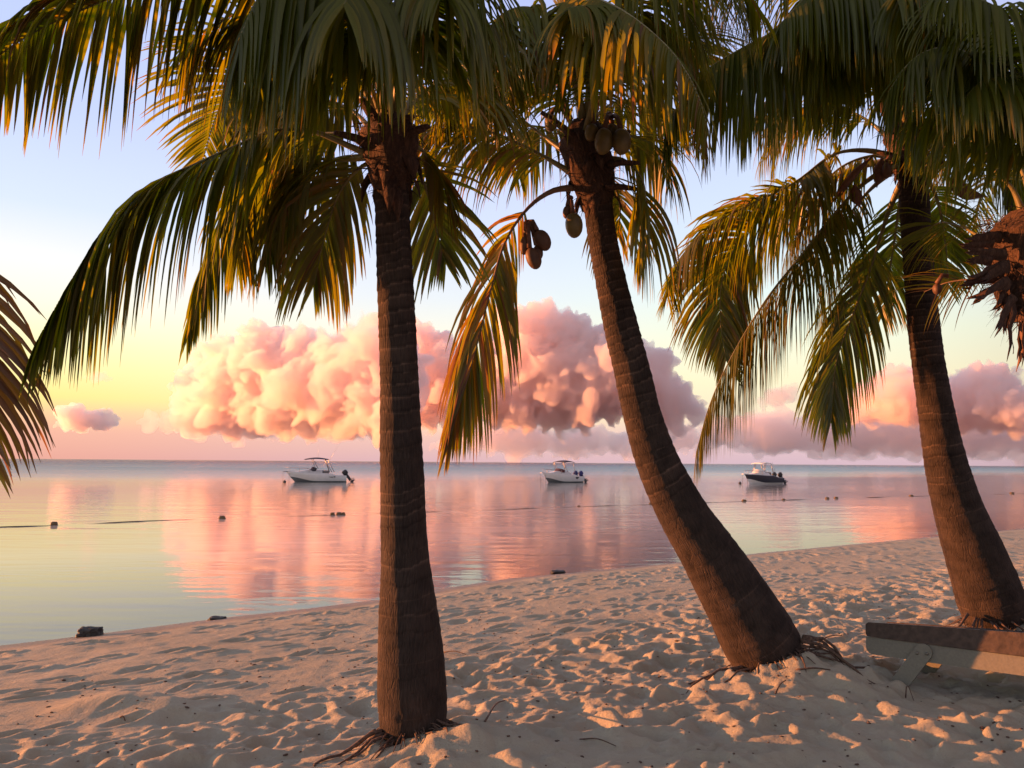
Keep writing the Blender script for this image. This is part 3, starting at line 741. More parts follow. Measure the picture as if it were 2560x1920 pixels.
# ---- leaning palm
palm2 = empty('coconut_palm', B2, 'strongly leaning coconut palm with swollen base and exposed roots in the middle', 'palm tree', 'coconut palms along the beach')
make_trunk(palm2, T2, D2, seed=2, sink=.35, ring0=.085)
sheath(palm2, at(1492, 520, D2), at(1455, 300, D2), .125, .19, 5, 14)
P2 = [
 ([(1465,340,6.3),(1520,120,6.0),(1620,-40,5.6),(1740,-90,5.3),(1850,-40,5.1),(1900,30,5.1)], dict(leaf=.9, droop=2.2, vee=-.7, tint=.5)),
 ([(1440,440,6.3),(1400,415,6.3),(1310,365,6.3),(1200,322,6.3),(1110,312,6.3),(1040,335,6.3),(985,400,6.3)], dict(leaf=.85, droop=2.2, vee=(-.9,-.9), tint=.6, start=.16, fwd=(65,25))),
 ([(1430,390,6.3),(1385,360,6.4),(1285,285,6.6),(1200,235,6.8),(1100,220,7),(1010,270,7.1)], dict(leaf=.85, droop=1.8, vee=-.7, tint=.5, start=.22)),
 ([(1440,468,6.3),(1380,478,6.2),(1320,520,6.1),(1265,600,6.05),(1228,720,6.0),(1182,900,6.0),(1124,1100,6.0)], dict(leaf=.84, droop=1.2, vee=(-.45,-.35), tint=.7, tvar=.3, start=.22, fwd=(42,6), miss=.14, dry=True, face=.6, label='drooping frond with browned leaflets and a thick dark stalk')),
 ([(1460,300,6.3),(1420,110,5.7),(1440,0,5.2),(1535,15,4.8),(1675,125,4.5),(1738,221,4.4),(1772,330,4.35)], dict(leaf=.82, droop=1.8, vee=(-.8,-.6), tint=.55, width=.05, cut=.8, start=.30, fwd=(66,26))),
 ([(1490,400,6.3),(1560,400,6.2),(1605,450,6.15),(1612,540,6.1),(1590,650,6.1)], dict(leaf=.72, droop=2.0, vee=-.8, tint=.58, fwd=(50,16))),
 ([(1490,420,6.4),(1530,450,6.6),(1550,520,6.7),(1545,590,6.7)], dict(leaf=.65, droop=1.6, vee=-.5, tint=.6)),
 ([(1500,380,6.4),(1580,340,6.5),(1650,380,6.6),(1680,450,6.6)], dict(leaf=.70, droop=1.8, vee=-.8, tint=.5)),
 ([(1460,350,6.3),(1440,180,6.0),(1400,70,5.6),(1330,20,5.3),(1250,40,5.0),(1200,110,4.9)], dict(leaf=.85, droop=2.2, vee=-.7, tint=.45, width=.046)),
 ([(1470,340,6.3),(1520,200,6.5),(1600,120,6.8),(1700,100,7),(1790,150,7.2),(1840,240,7.2)], dict(leaf=.85, droop=1.0, vee=-.2, tint=.4)),
 ([(1460,340,6.4),(1430,220,6.8),(1370,160,7.2),(1290,180,7.5),(1240,260,7.6)], dict(leaf=.8, droop=1.6, tint=.5)),
 ([(1465,340,6.3),(1480,150,6.0),(1530,30,5.7),(1610,-30,5.4),(1690,0,5.2),(1745,80,5.1)], dict(leaf=.85, droop=2.0, tint=.4)),
 ([(1455,350,6.3),(1380,240,6.3),(1300,170,6.2),(1210,160,6.1),(1130,220,6.1),(1090,310,6.1)], dict(leaf=.8, droop=2.0, vee=-.7, tint=.52)),
 ([(1470,350,6.4),(1500,280,6.8),(1560,250,7.1),(1640,270,7.4),(1690,340,7.5)], dict(leaf=.85, droop=1.6, vee=-.7, tint=.5)),
 ([(1455,350,6.4),(1410,330,6.7),(1350,320,7.0),(1300,360,7.2),(1280,430,7.3)], dict(leaf=.75, droop=1.5, vee=-.5, tint=.5)),
 ([(1455,330,6.3),(1440,200,6.3),(1420,60,6.3),(1405,-80,6.3)], dict(leaf=.5, droop=.6, vee=.5, tint=.6, fwd=(32,18))),
 ([(1465,340,6.2),(1490,200,5.7),(1500,90,5.3),(1470,20,4.9),(1420,20,4.6)], dict(leaf=.85, droop=2.4, tint=.35)),
 ([(1465,340,6.3),(1500,180,6.2),(1560,90,6.1),(1640,60,6.0),(1720,100,5.9),(1770,190,5.9)], dict(leaf=.8, droop=2.0, vee=-.7, tint=.45)),
]
for i, (p, k) in enumerate(P2): make_frond(palm2, A(p), seed=200 + i, ribr=.026, **k)
coconut(palm2, 1508, 352, 6.0, 23, 36, M_NUT, (1525, 290, 6.15), .1)
coconut(palm2, 1553, 353, 6.0, 24, 35, M_NUT, (1535, 290, 6.15), -.05)
coconut(palm2, 1377, 306, 6.3, 17, 24, M_NUT, (1400, 280, 6.3))
coconut(palm2, 1434, 562, 6.0, 22, 34, M_NUT, (1425, 500, 6.1), -.1)
coconut(palm2, 1333, 645, 5.95, 19, 30, M_NUTBR, (1318, 560, 6.0), -.35)
coconut(palm2, 1355, 600, 6.0, 20, 30, M_NUTBR, (1320, 555, 6.05), -.5)
coconut(palm2, 1312, 612, 6.0, 13, 26, M_NUTBR, (1316, 555, 6.05), .1)
coconut(palm2, 1478, 330, 6.05, 17, 24, M_NUT, (1490, 290, 6.2), .2)
coconut(palm2, 1530, 335, 6.12, 20, 29, M_NUT, (1520, 285, 6.2))
coconut(palm2, 1345, 630, 6.02, 12, 20, M_NUTBR, (1320, 556, 6.02), -.2)
coconut(palm2, 1418, 530, 6.05, 12, 18, M_NUTBR, (1428, 495, 6.12), .1)
for k, (x, y, dx, dz, ln) in enumerate([(1515, 470, 1.0, -.05, .26), (1520, 415, 1.0, .1, .24), (1440, 350, -.8, .6, .35), (1425, 300, -.35, .95, .4), (1470, 420, -.25, .8, .3), (1500, 390, .6, .5, .3)]):
    stub(palm2, at(x, y, D2 - .12), (dx, -.25, dz), ln, .042)

# ---- right-hand palm
palm3 = empty('coconut_palm', B3, 'right-hand coconut palm with ringed curving trunk standing behind the sun lounger', 'palm tree', 'coconut palms along the beach')
make_trunk(palm3, T3, D3, seed=4, sink=.4, ring0=.085)
sheath(palm3, at(2280, 450, D3), at(2262, 290, D3), .13, .21, 8, 12)
P3 = [
 ([(2260,300,8.3),(2180,100,7.6),(2050,-60,7.0),(1900,-110,6.6),(1770,-70,6.4),(1690,10,6.3)], dict(leaf=1.0, droop=2.2, vee=-.7, tint=.35, width=.052)),
 ([(2240,395,8.3),(2176,377,8.2),(2090,384,8.1),(1987,456,8.0),(1860,519,7.9),(1770,570,7.85),(1705,640,7.8),(1668,740,7.8)], dict(leaf=.95, droop=1.3, vee=(-.8,-.3), tint=.5, start=.22, fwd=(62,35), face=.25, dens=1.7)),
 ([(2240,400,8.4),(2140,420,8.5),(2030,470,8.6),(1930,530,8.7),(1850,600,8.7),(1806,700,8.7),(1801,800,8.7),(1815,900,8.7)], dict(leaf=.95, droop=.9, vee=-.1, tint=.52, start=.3, fwd=(60,26), face=.8, dens=1.5)),
 ([(2245,410,8.3),(2170,450,8.2),(2090,530,8.1),(2010,630,8.0),(1920,743,8.0),(1830,890,8.0),(1775,1010,8.0),(1741,1130,8.0)], dict(leaf=1.05, droop=1.7, vee=(-.9,-.9), tint=.5, start=.2, fwd=(55,16), dens=1.7)),
 ([(2262,440,8.4),(2225,520,8.6),(2180,660,8.7),(2135,780,8.75),(2092,900,8.8),(2078,1050,8.8)], dict(leaf=1.0, droop=.9, vee=-.2, tint=.42, start=.3, fwd=(48,12), face=.7, dens=1.2)),
 ([(2260,300,8.3),(2210,80,7.8),(2120,20,7.4),(2000,55,7.0),(1860,118,6.5),(1755,185,6.3),(1690,270,6.2),(1660,350,6.2)], dict(leaf=1.2, droop=2.4, vee=(-1.0,-.8), tint=.22, width=.055, start=.15, fwd=(62,25), dens=1.2)),
 ([(2270,330,8.3),(2290,120,7.6),(2250,-40,7.0),(2150,-80,6.4),(2040,-30,6.0),(1950,60,5.8)], dict(leaf=1.2, droop=2.4, vee=-.8, tint=.2, width=.055)),
 ([(2275,330,8.3),(2330,150,7.5),(2350,0,6.7),(2320,-60,6.0),(2240,-20,5.6)], dict(leaf=1.15, droop=2.4, vee=-.7, tint=.2, width=.055)),
 ([(2290,350,8.3),(2360,280,8.2),(2450,290,8.1),(2530,370,8.0),(2570,480,8.0)], dict(leaf=.95, droop=2.0, vee=-.7, tint=.28)),
 ([(2240,360,8.5),(2150,290,8.8),(2050,260,9.1),(1960,300,9.3),(1900,400,9.4)], dict(leaf=.95, droop=1.8, vee=-.6, tint=.5)),
 ([(2260,420,8.5),(2250,500,8.8),(2230,640,9.0),(2205,790,9.0)], dict(leaf=.85, droop=.9, vee=-.2, tint=.35, face=.6)),
 ([(2300,420,8.5),(2340,490,8.7),(2362,600,8.8),(2372,720,8.8)], dict(leaf=.65, droop=1.0, vee=-.1, tint=.35, face=.6)),
 ([(2240,420,8.4),(2170,480,8.5),(2110,560,8.5),(2060,680,8.5),(2040,780,8.5)], dict(leaf=.95, droop=1.6, vee=-.5, tint=.45)),
 ([(2250,400,8.5),(2160,410,8.8),(2080,450,9.0),(2000,540,9.1),(1960,650,9.1)], dict(leaf=.95, droop=1.8, vee=-.6, tint=.5)),
 ([(2250,400,8.4),(2180,390,8.3),(2100,420,8.3),(2030,500,8.3),(1985,600,8.3)], dict(leaf=.85, droop=1.8, vee=-.7, tint=.55)),
 ([(2255,330,8.3),(2180,200,8.0),(2080,150,7.7),(1980,180,7.4),(1900,270,7.3)], dict(leaf=1.05, droop=2.2, vee=-.7, tint=.28, width=.05)),
 ([(2270,320,8.2),(2240,200,7.7),(2180,120,7.2),(2100,130,6.8),(2060,200,6.6)], dict(leaf=1.05, droop=2.3, vee=-.7, tint=.22, width=.052)),
 ([(2275,330,8.4),(2300,200,8.4),(2380,130,8.3),(2470,150,8.2),(2540,230,8.2)], dict(leaf=1.05, droop=2.2, vee=-.8, tint=.22, width=.05)),
 ([(2270,320,8.3),(2260,130,7.7),(2200,10,7.1),(2100,-20,6.6),(1990,30,6.3),(1900,100,6.2)], dict(leaf=1.1, droop=2.4, vee=-.8, tint=.22, width=.052)),
 ([(2270,320,8.3),(2310,120,7.9),(2400,30,7.5),(2500,40,7.2),(2580,120,7.1)], dict(leaf=1.1, droop=2.4, vee=-.8, tint=.2, width=.052)),
 ([(2265,300,8.3),(2260,160,8.3),(2245,20,8.3),(2235,-100,8.3)], dict(leaf=.5, droop=.5, vee=.5, tint=.5, fwd=(30,18))),
]
for i, (p, k) in enumerate(P3): make_frond(palm3, A(p), seed=300 + i, ribr=.032, **k)
spathe(palm3, [(2180,392), (2140,430), (2100,480), (2068,522)], 7.95, .055)
spathe(palm3, [(2205,396), (2198,430), (2192,470)], 8.05, .06)
spathe(palm3, [(2136,462), (2140,490), (2150,520)], 8.0, .055)
spathe(palm3, [(2385,425), (2392,460), (2418,484), (2470,492)], 8.0, .07)
coconut(palm3, 2325, 420, 8.1, 19, 24, M_NUT, (2300, 380, 8.2))
coconut(palm3, 2345, 395, 8.2, 17, 22, M_NUT, (2305, 372, 8.2))
coconut(palm3, 2215, 425, 8.05, 12, 22, M_NUTBR, (2235, 395, 8.1))
for k, (x, y, dx, dz, ln) in enumerate([(2235, 330, -.5, .9, .45), (2262, 300, .1, 1, .5), (2300, 350, .5, .8, .45), (2245, 400, -.8, .3, .25), (2310, 420, .8, .2, .25)]):
    stub(palm3, at(x, y, D3 - .15), (dx, -.2, dz), ln, .05)

# ---- palm at the right edge (its trunk stands just outside the frame)
b4 = at(2760, 1600, 6.6)
palm4 = empty('coconut_palm', b4, 'coconut palm cut off by the right edge, shaggy brown fibre crown and torn sheaths', 'palm tree', 'coconut palms along the beach')
make_trunk(palm4, [(x / 1.1573, y / 1.1573, w / 1.1573) for x, y, w in [(2610, 760, 52), (2630, 900, 50), (2655, 1100, 52), (2690, 1300, 58), (2735, 1500, 75), (2760, 1600, 84)]], 6.6, seed=6, sink=.6)
sheath(palm4, at(2610, 800, 6.5), at(2590, 520, 6.5), .26, .36, 12, 26)
P4 = [
 ([(2560,600,6.5),(2480,600,6.6),(2400,566,7.0),(2340,560,7.5),(2300,600,7.9)], dict(leaf=.7, droop=1.0, vee=-.2, tint=.4, start=.3, width=.026, face=.5)),
 ([(2550,690,6.5),(2460,696,6.6),(2370,706,6.8),(2310,730,7.0)], dict(leaf=.5, droop=.9, vee=-.2, tint=.7, start=.25, miss=.45, width=.014, dry=True, face=.6, label='bare dead flower stalk with thin hanging strands')),
 ([(2580,560,6.5),(2560,350,6.2),(2480,190,5.9),(2380,120,5.6),(2280,150,5.4),(2220,230,5.4)], dict(leaf=1.1, droop=2.0, vee=-.8, tint=.22, width=.05)),
 ([(2600,560,6.5),(2620,300,6.0),(2570,100,5.6),(2450,0,5.2),(2330,0,5.0)], dict(leaf=1.1, droop=2.2, vee=-.8, tint=.2, width=.05)),
 ([(2590,540,6.6),(2540,400,6.9),(2460,300,7.2),(2370,290,7.4),(2310,360,7.5)], dict(leaf=.95, droop=1.6, tint=.3)),
 ([(2600,540,6.4),(2600,350,6.0),(2540,230,5.6),(2460,200,5.3),(2400,260,5.2)], dict(leaf=1.0, droop=2.2, tint=.22, width=.048)),
 ([(2610,540,6.6),(2660,350,6.6),(2700,250,6.6),(2800,250,6.6)], dict(leaf=1.0, droop=1.6, tint=.3)),
 ([(2560,540,6.5),(2530,470,6.5),(2490,430,6.5),(2440,300,6.5),(2420,180,6.5)], dict(leaf=.55, droop=.9, vee=.2, tint=.45, start=.45, fwd=(40,25))),
]
for i, (p, k) in enumerate(P4): make_frond(palm4, A(p), seed=400 + i, ribr=.028, **k)
spathe(palm4, [(2552,800), (2556,870), (2540,930)], 6.25, .022)
coconut(palm4, 2343, 722, 6.7, 11, 15, M_NUTBR, (2370, 690, 6.7))
def torn_sheath(palm, px, py, d, ang, ln, wd, seed):
    """a torn, curled sheet of dry leaf sheath hanging from the crown"""
    r = random.Random(seed); p0 = at(px, py, d); n, m = 12, 7; V = []
    dx, dz = math.cos(ang), math.sin(ang)
    for lay in (0, 1):
        for i in range(n):
            t = i / (n - 1); w = wd * (1 - .55 * t) * (1 + .35 * mnoise.noise(Vector((t * 4, seed, 0))))
            for j in range(m):
                v = -1 + 2 * j / (m - 1)
                rag = (.22 * mnoise.noise(Vector((v * 2.3, seed * 2.1, 4))) + .10 * abs(mnoise.noise(Vector((v * 9, seed, 7))))) * t * t
                q = p0 + Vector((dx, -.25, dz)) * ln * t * (1 - 0 * v) + Vector((dx, -.2, dz)) * rag * ln * 2 + Vector((-dz, .35, dx)) * w * v + Vector((0, -.35, -.5)) * ln * t * t * .35 + Vector((0, -1, 0)) * w * .5 * (1 - v * v) - Vector((0, lay * .006, 0))
                V.append(q + Vector((mnoise.noise(q * 9), mnoise.noise(q * 9 + Vector((5, 0, 0))), mnoise.noise(q * 9 + Vector((0, 5, 0))))) * .02)
    F = []
    for lay in (0, 1):
        for i in range(n - 1):
            for j in range(m - 1):
                a = lay * n * m + i * m + j; f = (a, a + 1, a + m + 1, a + m); F.append(f if lay else f[::-1])
    k = n * m
    ed = [i * m for i in range(n)] + [(n - 1) * m + j for j in range(1, m)] + [i * m + m - 1 for i in range(n - 2, -1, -1)]
    for a, b in zip(ed[:-1], ed[1:]): F.append((a, b, b + k, a + k))
    return MB().add(V, F).obj('torn_sheath', M_FIBRE, palm)
for k in range(22):
    r_ = random.Random(900 + k); t = k / 21
    torn_sheath(palm4, 2478 + 85 * t + r_.uniform(-12, 25), 610 + 190 * t ** .8 + r_.uniform(-25, 15), 6.28 + r_.uniform(-.05, .2), R(178 + 84 * t + r_.uniform(-16, 16)), r_.uniform(.18, .38), r_.uniform(.025, .06), 20 + k)

# ---- palm farther back at the right edge
b5 = at(2900, 1400, 10.5)
palm5 = empty('coconut_palm', b5, 'farthest coconut palm, slim ringed trunk top glowing orange at the right edge', 'palm tree', 'coconut palms along the beach')
make_trunk(palm5, [(x / 1.1573, y / 1.1573, w / 1.1573) for x, y, w in [(2515, 410, 24), (2532, 460, 27), (2552, 520, 30), (2600, 650, 32), (2700, 900, 36), (2820, 1200, 45), (2900, 1400, 70)]], 10.5, seed=9, sink=.7)
for i, (p, k) in enumerate([
 ([(2510,420,10.5),(2460,340,10.4),(2400,320,10.3),(2350,380,10.3),(2330,480,10.3)], dict(leaf=.7, droop=1.3, tint=.45)),
 ([(2510,420,10.5),(2440,400,10.6),(2380,440,10.7),(2350,520,10.7)], dict(leaf=.6, droop=1.2, tint=.45)),
 ([(2515,410,10.5),(2500,250,10.3),(2440,150,10.2),(2360,140,10.1),(2300,210,10.1)], dict(leaf=.9, droop=1.6, tint=.25)),
 ([(2520,410,10.5),(2560,280,10.5),(2640,220,10.5),(2720,260,10.5)], dict(leaf=.9, droop=1.6, tint=.25)),
 ([(2515,420,10.5),(2470,460,10.7),(2440,540,10.8),(2430,640,10.8)], dict(leaf=.6, droop=1.0, tint=.4)),
]): make_frond(palm5, A(p), seed=500 + i, ribr=.03, **k)

# ---- palm beyond the left edge: only frond tips reach into the frame
b6 = at(-700, 1750, 4.6)
palm6 = empty('coconut_palm', b6, 'coconut palm cut off by the left edge, only its dark drooping frond showing', 'palm tree', 'coconut palms along the beach')
make_trunk(palm6, [(x / 1.1573, y / 1.1573, w / 1.1573) for x, y, w in [(-560, 380, 44), (-575, 700, 48), (-610, 1100, 56), (-660, 1500, 75), (-700, 1750, 82)]], 4.6, seed=13, sink=.7)
for i, (p, k) in enumerate([
 ([(-555,380,4.6),(-420,400,4.4),(-290,490,4.2),(-180,640,4.1),(-105,810,4.05),(-60,980,4.05),(-40,1130,4.05)], dict(leaf=.76, droop=.9, vee=-.2, tint=.9, tvar=.12, fwd=(46,24), width=.040, face=.85, start=.42, miss=.1)),
 ([(-560,380,4.6),(-520,200,4.2),(-480,60,3.8),(-460,20,3.4)], dict(leaf=.6, droop=1.5, tint=.35)),
 ([(-565,380,4.6),(-600,180,4.6),(-720,60,4.6),(-860,90,4.6)], dict(leaf=.65, droop=1.5, tint=.4)),
 ([(-565,380,4.6),(-700,300,4.9),(-820,380,5.2),(-900,560,5.3)], dict(leaf=.65, droop=1.5, tint=.4)),
]): make_frond(palm6, A(p), seed=600 + i, **k)

# ---- roots
def roots(palm, spec, d, seed):
    for k, (px, py, ang, ln, r0, lift) in enumerate(spec):
        root(palm, at(px, py, d), R(ang), ln, r0, seed + k, lift)
roots(palm1, [(955, 1828, 215, .55, .013, .05), (965, 1832, 222, .50, .010, .03), (980, 1832, 228, .42, .011, .05), (990, 1832, 235, .36, .009, .02), (1000, 1830, 250, .25, .008, .03), (1040, 1815, 290, .28, .008, .02), (1065, 1805, 320, .32, .009, .03), (1085, 1795, 340, .30, .008, .03), (940, 1825, 195, .25, .009, .03)], D1 - .12, 40)
roots(palm2, [(1880, 1660, 195, .85, .014, .06), (1895, 1668, 205, .75, .013, .05), (1910, 1668, 215, .60, .010, .06), (1925, 1665, 232, .45, .009, .04), (1945, 1655, 262, .40, .010, .08), (1965, 1640, 285, .45, .010, .06), (1985, 1625, 315, .50, .012, .10), (1995, 1610, 335, .60, .013, .14), (2000, 1600, 348, .62, .015, .16), (2005, 1595, 356, .70, .014, .18), (2008, 1590, 4, .55, .012, .16), (2000, 1605, 342, .55, .010, .15), (1990, 1615, 325, .45, .009, .12), (1870, 1655, 183, .5, .010, .04), (1955, 1650, 272, .35, .008, .05), (2005, 1600, 352, .45, .009, .2)], D2 - .15, 60)
roots(palm3, [(2420, 1535, 200, .5, .016, .05), (2440, 1545, 220, .5, .015, .06), (2455, 1548, 245, .5, .014, .08), (2470, 1548, 262, .5, .014, .1), (2485, 1546, 280, .5, .014, .1), (2500, 1542, 300, .5, .014, .12), (2515, 1535, 320, .6, .015, .14), (2525, 1525, 340, .6, .015, .16), (2448, 1546, 232, .42, .011, .05), (2478, 1548, 272, .45, .011, .1)], D3 - .2, 90)


shag(palm1, at(978, 478, D1), at(975, 285, D1 - .05), .108, .165, 220, 1)
shag(palm2, at(1492, 520, D2), at(1455, 300, D2), .125, .19, 260, 2)
shag(palm3, at(2280, 450, D3), at(2262, 290, D3), .13, .21, 240, 3)
shag(palm4, at(2610, 800, 6.5), at(2590, 520, 6.5), .27, .37, 1500, 4, .04, .22)
rootlets(palm1, B1, .19, 60, 5); rootlets(palm2, B2 + Vector((.03, 0, 0)), .27, 80, 6); rootlets(palm3, B3, .30, 80, 7)

# ------------------------------------------------------------------ clouds (real bodies kilometres out, lit by the sun)
def cloud_mat(name, dens):
    m, out, N, L = new_mat(name)
    d = N('ShaderNodeVolumeScatter'); d.inputs['Color'].default_value = (1, 1, 1, 1); d.inputs['Density'].default_value = dens; d.inputs['Anisotropy'].default_value = .62
    ab = N('ShaderNodeVolumeAbsorption'); ab.inputs['Color'].default_value = (1, .962, .952, 1); ab.inputs['Density'].default_value = dens  # pink tint: reddening of the sunset light put into the cloud colour
    ad = N('ShaderNodeAddShader'); L(d.outputs[0], ad.inputs[0]); L(ab.outputs[0], ad.inputs[1]); L(ad.outputs[0], out.inputs['Volume'])
    return m
M_CLOUD = cloud_mat('cloud', .034)
M_THIN = cloud_mat('thin_cloud', .009)

def in_poly(px, py, poly):
    c = np.zeros(px.shape, bool); n = len(poly)
    for i in range(n):
        x1, y1 = poly[i]; x2, y2 = poly[(i + 1) % n]
        k = ((y1 > py) != (y2 > py)) & (px < (x2 - x1) * (py - y1) / (y2 - y1 + 1e-9) + x1)
        c ^= k
    return c
def poly_dist(px, py, poly):
    r = np.full(px.shape, 1e9)
    for i in range(len(poly)):
        x1, y1 = poly[i]; x2, y2 = poly[(i + 1) % len(poly)]
        t = np.clip(((px - x1) * (x2 - x1) + (py - y1) * (y2 - y1)) / ((x2 - x1) ** 2 + (y2 - y1) ** 2 + 1e-9), 0, 1)
        r = np.minimum(r, np.hypot(px - x1 - t * (x2 - x1), py - y1 - t * (y2 - y1)))
    return r

def shells(m2, vox):
    # keep only the outer shells: drop cavities and stray crumbs
    ne = len(m2.edges); ed = np.empty(ne * 2, np.int32); m2.edges.foreach_get('vertices', ed); ed = ed.reshape(-1, 2)
    lab = np.arange(len(m2.vertices))
    while True:
        mn = np.minimum(lab[ed[:, 0]], lab[ed[:, 1]]); old = lab.copy()
        np.minimum.at(lab, ed[:, 0], mn); np.minimum.at(lab, ed[:, 1], mn); lab = lab[lab]
        if np.array_equal(old, lab): break
    q = np.empty(len(m2.polygons) * 4, np.int32); m2.polygons.foreach_get('vertices', q); q = q.reshape(-1, 4)
    pv = np.empty(len(m2.vertices) * 3, np.float32); m2.vertices.foreach_get('co', pv); pv = pv.reshape(-1, 3).astype(float)
    vol = np.einsum('ij,ij->i', pv[q[:, 0]], np.cross(pv[q[:, 1]], pv[q[:, 2]]) + np.cross(pv[q[:, 2]], pv[q[:, 3]])) / 6
    isl = np.bincount(lab[q[:, 0]], weights=vol, minlength=len(pv))
    good = isl[lab[q[:, 0]]] > (6 * vox) ** 3
    q = q[good]; used = np.unique(q); mp = np.full(len(pv), -1); mp[used] = np.arange(len(used))
    m3 = bpy.data.meshes.new('tmp3'); m3.from_pydata(pv[used].tolist(), [], mp[q].tolist()); m3.update()
    bpy.data.meshes.remove(m2)
    return m3

def cloud(label, poly, D, n, seed, vox=8.0, rmax=44, rmin=8, thick=1.0, amp=1.0, thin=False, slope=0.0, group='clouds over the sea'):
    r = np.random.default_rng(seed)
    P = np.array(poly, float); lo, hi = P.min(0), P.max(0)
    px = r.uniform(lo[0], hi[0], n * 6); py = r.uniform(lo[1], hi[1], n * 6)
    k = in_poly(px, py, poly); px, py = px[k][:n], py[k][:n]
    ds = poly_dist(px, py, poly)
    mb_V, mb_F = [], []
    bm = bmesh.new(); bmesh.ops.create_icosphere(bm, subdivisions=2, radius=1)
    sv = np.array([v.co[:] for v in bm.verts]); sf = np.array([[v.index for v in f.verts] for f in bm.faces]); bm.free()
    cc = at((lo[0] + hi[0]) / 2, hi[1], D)
    b = 0
    for x, y, d0 in zip(px, py, ds):
        rad = max(rmin, min(rmax, d0 * r.uniform(.85, 1.1)))
        dd = D + r.normal(0, 1) * min(d0, rmax * 1.4) * D / FPX * .6 * thick
        dd -= slope * (x - (lo[0] + hi[0]) / 2) * D / FPX
        c = at(x * 1.0, y, dd); w = rad / FPX * D
        mb_V.append(sv * w * np.array([1, 1, .9]) + np.array(c)); mb_F.append(sf + b); b += len(sv)
    V = np.concatenate(mb_V); F = np.concatenate(mb_F)
    me = bpy.data.meshes.new('tmp'); me.from_pydata((V - np.array(cc)).tolist(), [], F.tolist())
    o = bpy.data.objects.new('tmp', me); COL.objects.link(o)
    md = o.modifiers.new('r', 'REMESH'); md.mode = 'VOXEL'; md.voxel_size = vox
    dg = bpy.context.evaluated_depsgraph_get(); ev = o.evaluated_get(dg); m2 = bpy.data.meshes.new_from_object(ev)
    m2 = shells(m2, vox)
    nv = len(m2.vertices); co = np.empty(nv * 3, np.float32); m2.vertices.foreach_get('co', co); co = co.reshape(-1, 3).astype(float)
    no = np.empty(nv * 3, np.float32); m2.vertices.foreach_get('normal', no); no = no.reshape(-1, 3)
    s = D / 4000
    def bil(f, sd, o_): return np.abs(fbm(co[:, 0] / f, co[:, 1] / f, co[:, 2] / f, oct=o_, seed=sd)) * 1.7
    h = 40 * s * bil(130 * s, seed, 2) + 44 * s * bil(60 * s, seed + 3, 2) + 32 * s * bil(26 * s, seed + 5, 2)
    co = co + no * (h * amp - 42 * s * amp)[:, None]
    m2.vertices.foreach_set('co', co.ravel().astype(np.float32)); m2.update()
    o.data = m2; md.voxel_size = vox * .85
    dg = bpy.context.evaluated_depsgraph_get(); dg.update(); ev = o.evaluated_get(dg); m4 = shells(bpy.data.meshes.new_from_object(ev), vox)
    bpy.data.meshes.remove(m2) if m2.users == 0 else None
    m2 = m4
    m2.polygons.foreach_set('use_smooth', np.ones(len(m2.polygons), bool))
    bpy.data.objects.remove(o); bpy.data.meshes.remove(me)
    m2.materials.clear(); m2.materials.append(M_THIN if thin else M_CLOUD); m2.name = 'cloud'
    c_ = bpy.data.objects.new('cloud', m2); COL.objects.link(c_); c_.location = cc
    tag(c_, label, 'cloud', group)
    return c_

cloud('tall billowing cumulus glowing orange left of the nearest palm trunk',
      [(430, 1065), (445, 1030), (395, 1010), (470, 990), (455, 955), (500, 940), (480, 905), (520, 890), (540, 868), (600, 862), (625, 845), (700, 842), (760, 850), (790, 868), (830, 850), (870, 848), (885, 830), (930, 822), (975, 835), (1000, 880), (1010, 1060)], 4000, 800, 3, slope=1.05)
cloud('broad lavender cumulus with orange patches between the near and leaning palm trunks',
      [(985, 1040), (1010, 850), (1050, 826), (1085, 836), (1120, 880), (1150, 890), (1165, 920), (1225, 925), (1235, 860), (1290, 815), (1340, 782), (1372, 782), (1400, 812), (1440, 820), (1480, 822), (1540, 845), (1590, 880), (1640, 900), (1655, 935), (1700, 955), (1720, 985), (1752, 1010), (1750, 1042), (1400, 1045)], 4700, 900, 8, slope=.36)
cloud('low mauve cloud shelf trailing left under the orange cumulus',
      [(330, 1058), (420, 1040), (560, 1045), (700, 1048), (900, 1050), (1040, 1048), (1000, 1068), (820, 1075), (700, 1088), (560, 1078), (430, 1070)], 4300, 460, 12, rmax=26, rmin=5, amp=.6, thin=True)
cloud('small ragged pink cloud low on the horizon at far left',
      [(110, 1062), (140, 1046), (165, 1018), (185, 1014), (205, 1034), (228, 1030), (262, 1034), (290, 1045), (300, 1062), (210, 1068)], 4800, 130, 15, rmax=20, rmin=4, amp=.5)
cloud('tiny flat cloud alone in the yellow sky at left',
      [(190, 940), (220, 934), (262, 930), (288, 945), (270, 951), (240, 950)], 4500, 60, 18, rmax=8, rmin=3, amp=.2, thin=True)
cloud('long grey lilac cloud bank low over the horizon at centre',
      [(1070, 1118), (1130, 1085), (1185, 1072), (1230, 1045), (1270, 1042), (1310, 1045), (1340, 1070), (1420, 1075), (1470, 1070), (1500, 1086), (1600, 1080), (1720, 1070), (1760, 1090), (1760, 1122), (1400, 1126)], 7000, 620, 21, rmax=34, rmin=6, vox=15, amp=.55, thin=True)
cloud('wide bluish cloud bank low over the horizon at right',
      [(1740, 1110), (1760, 1070), (1850, 1050), (1900, 1035), (1960, 1045), (2010, 1055), (2100, 1030), (2250, 1010), (2400, 1000), (2560, 1000), (2700, 1010), (2700, 1125), (2200, 1126), (1900, 1122)], 6500, 700, 25, rmax=45, rmin=6, vox=14, amp=.6, thin=True)
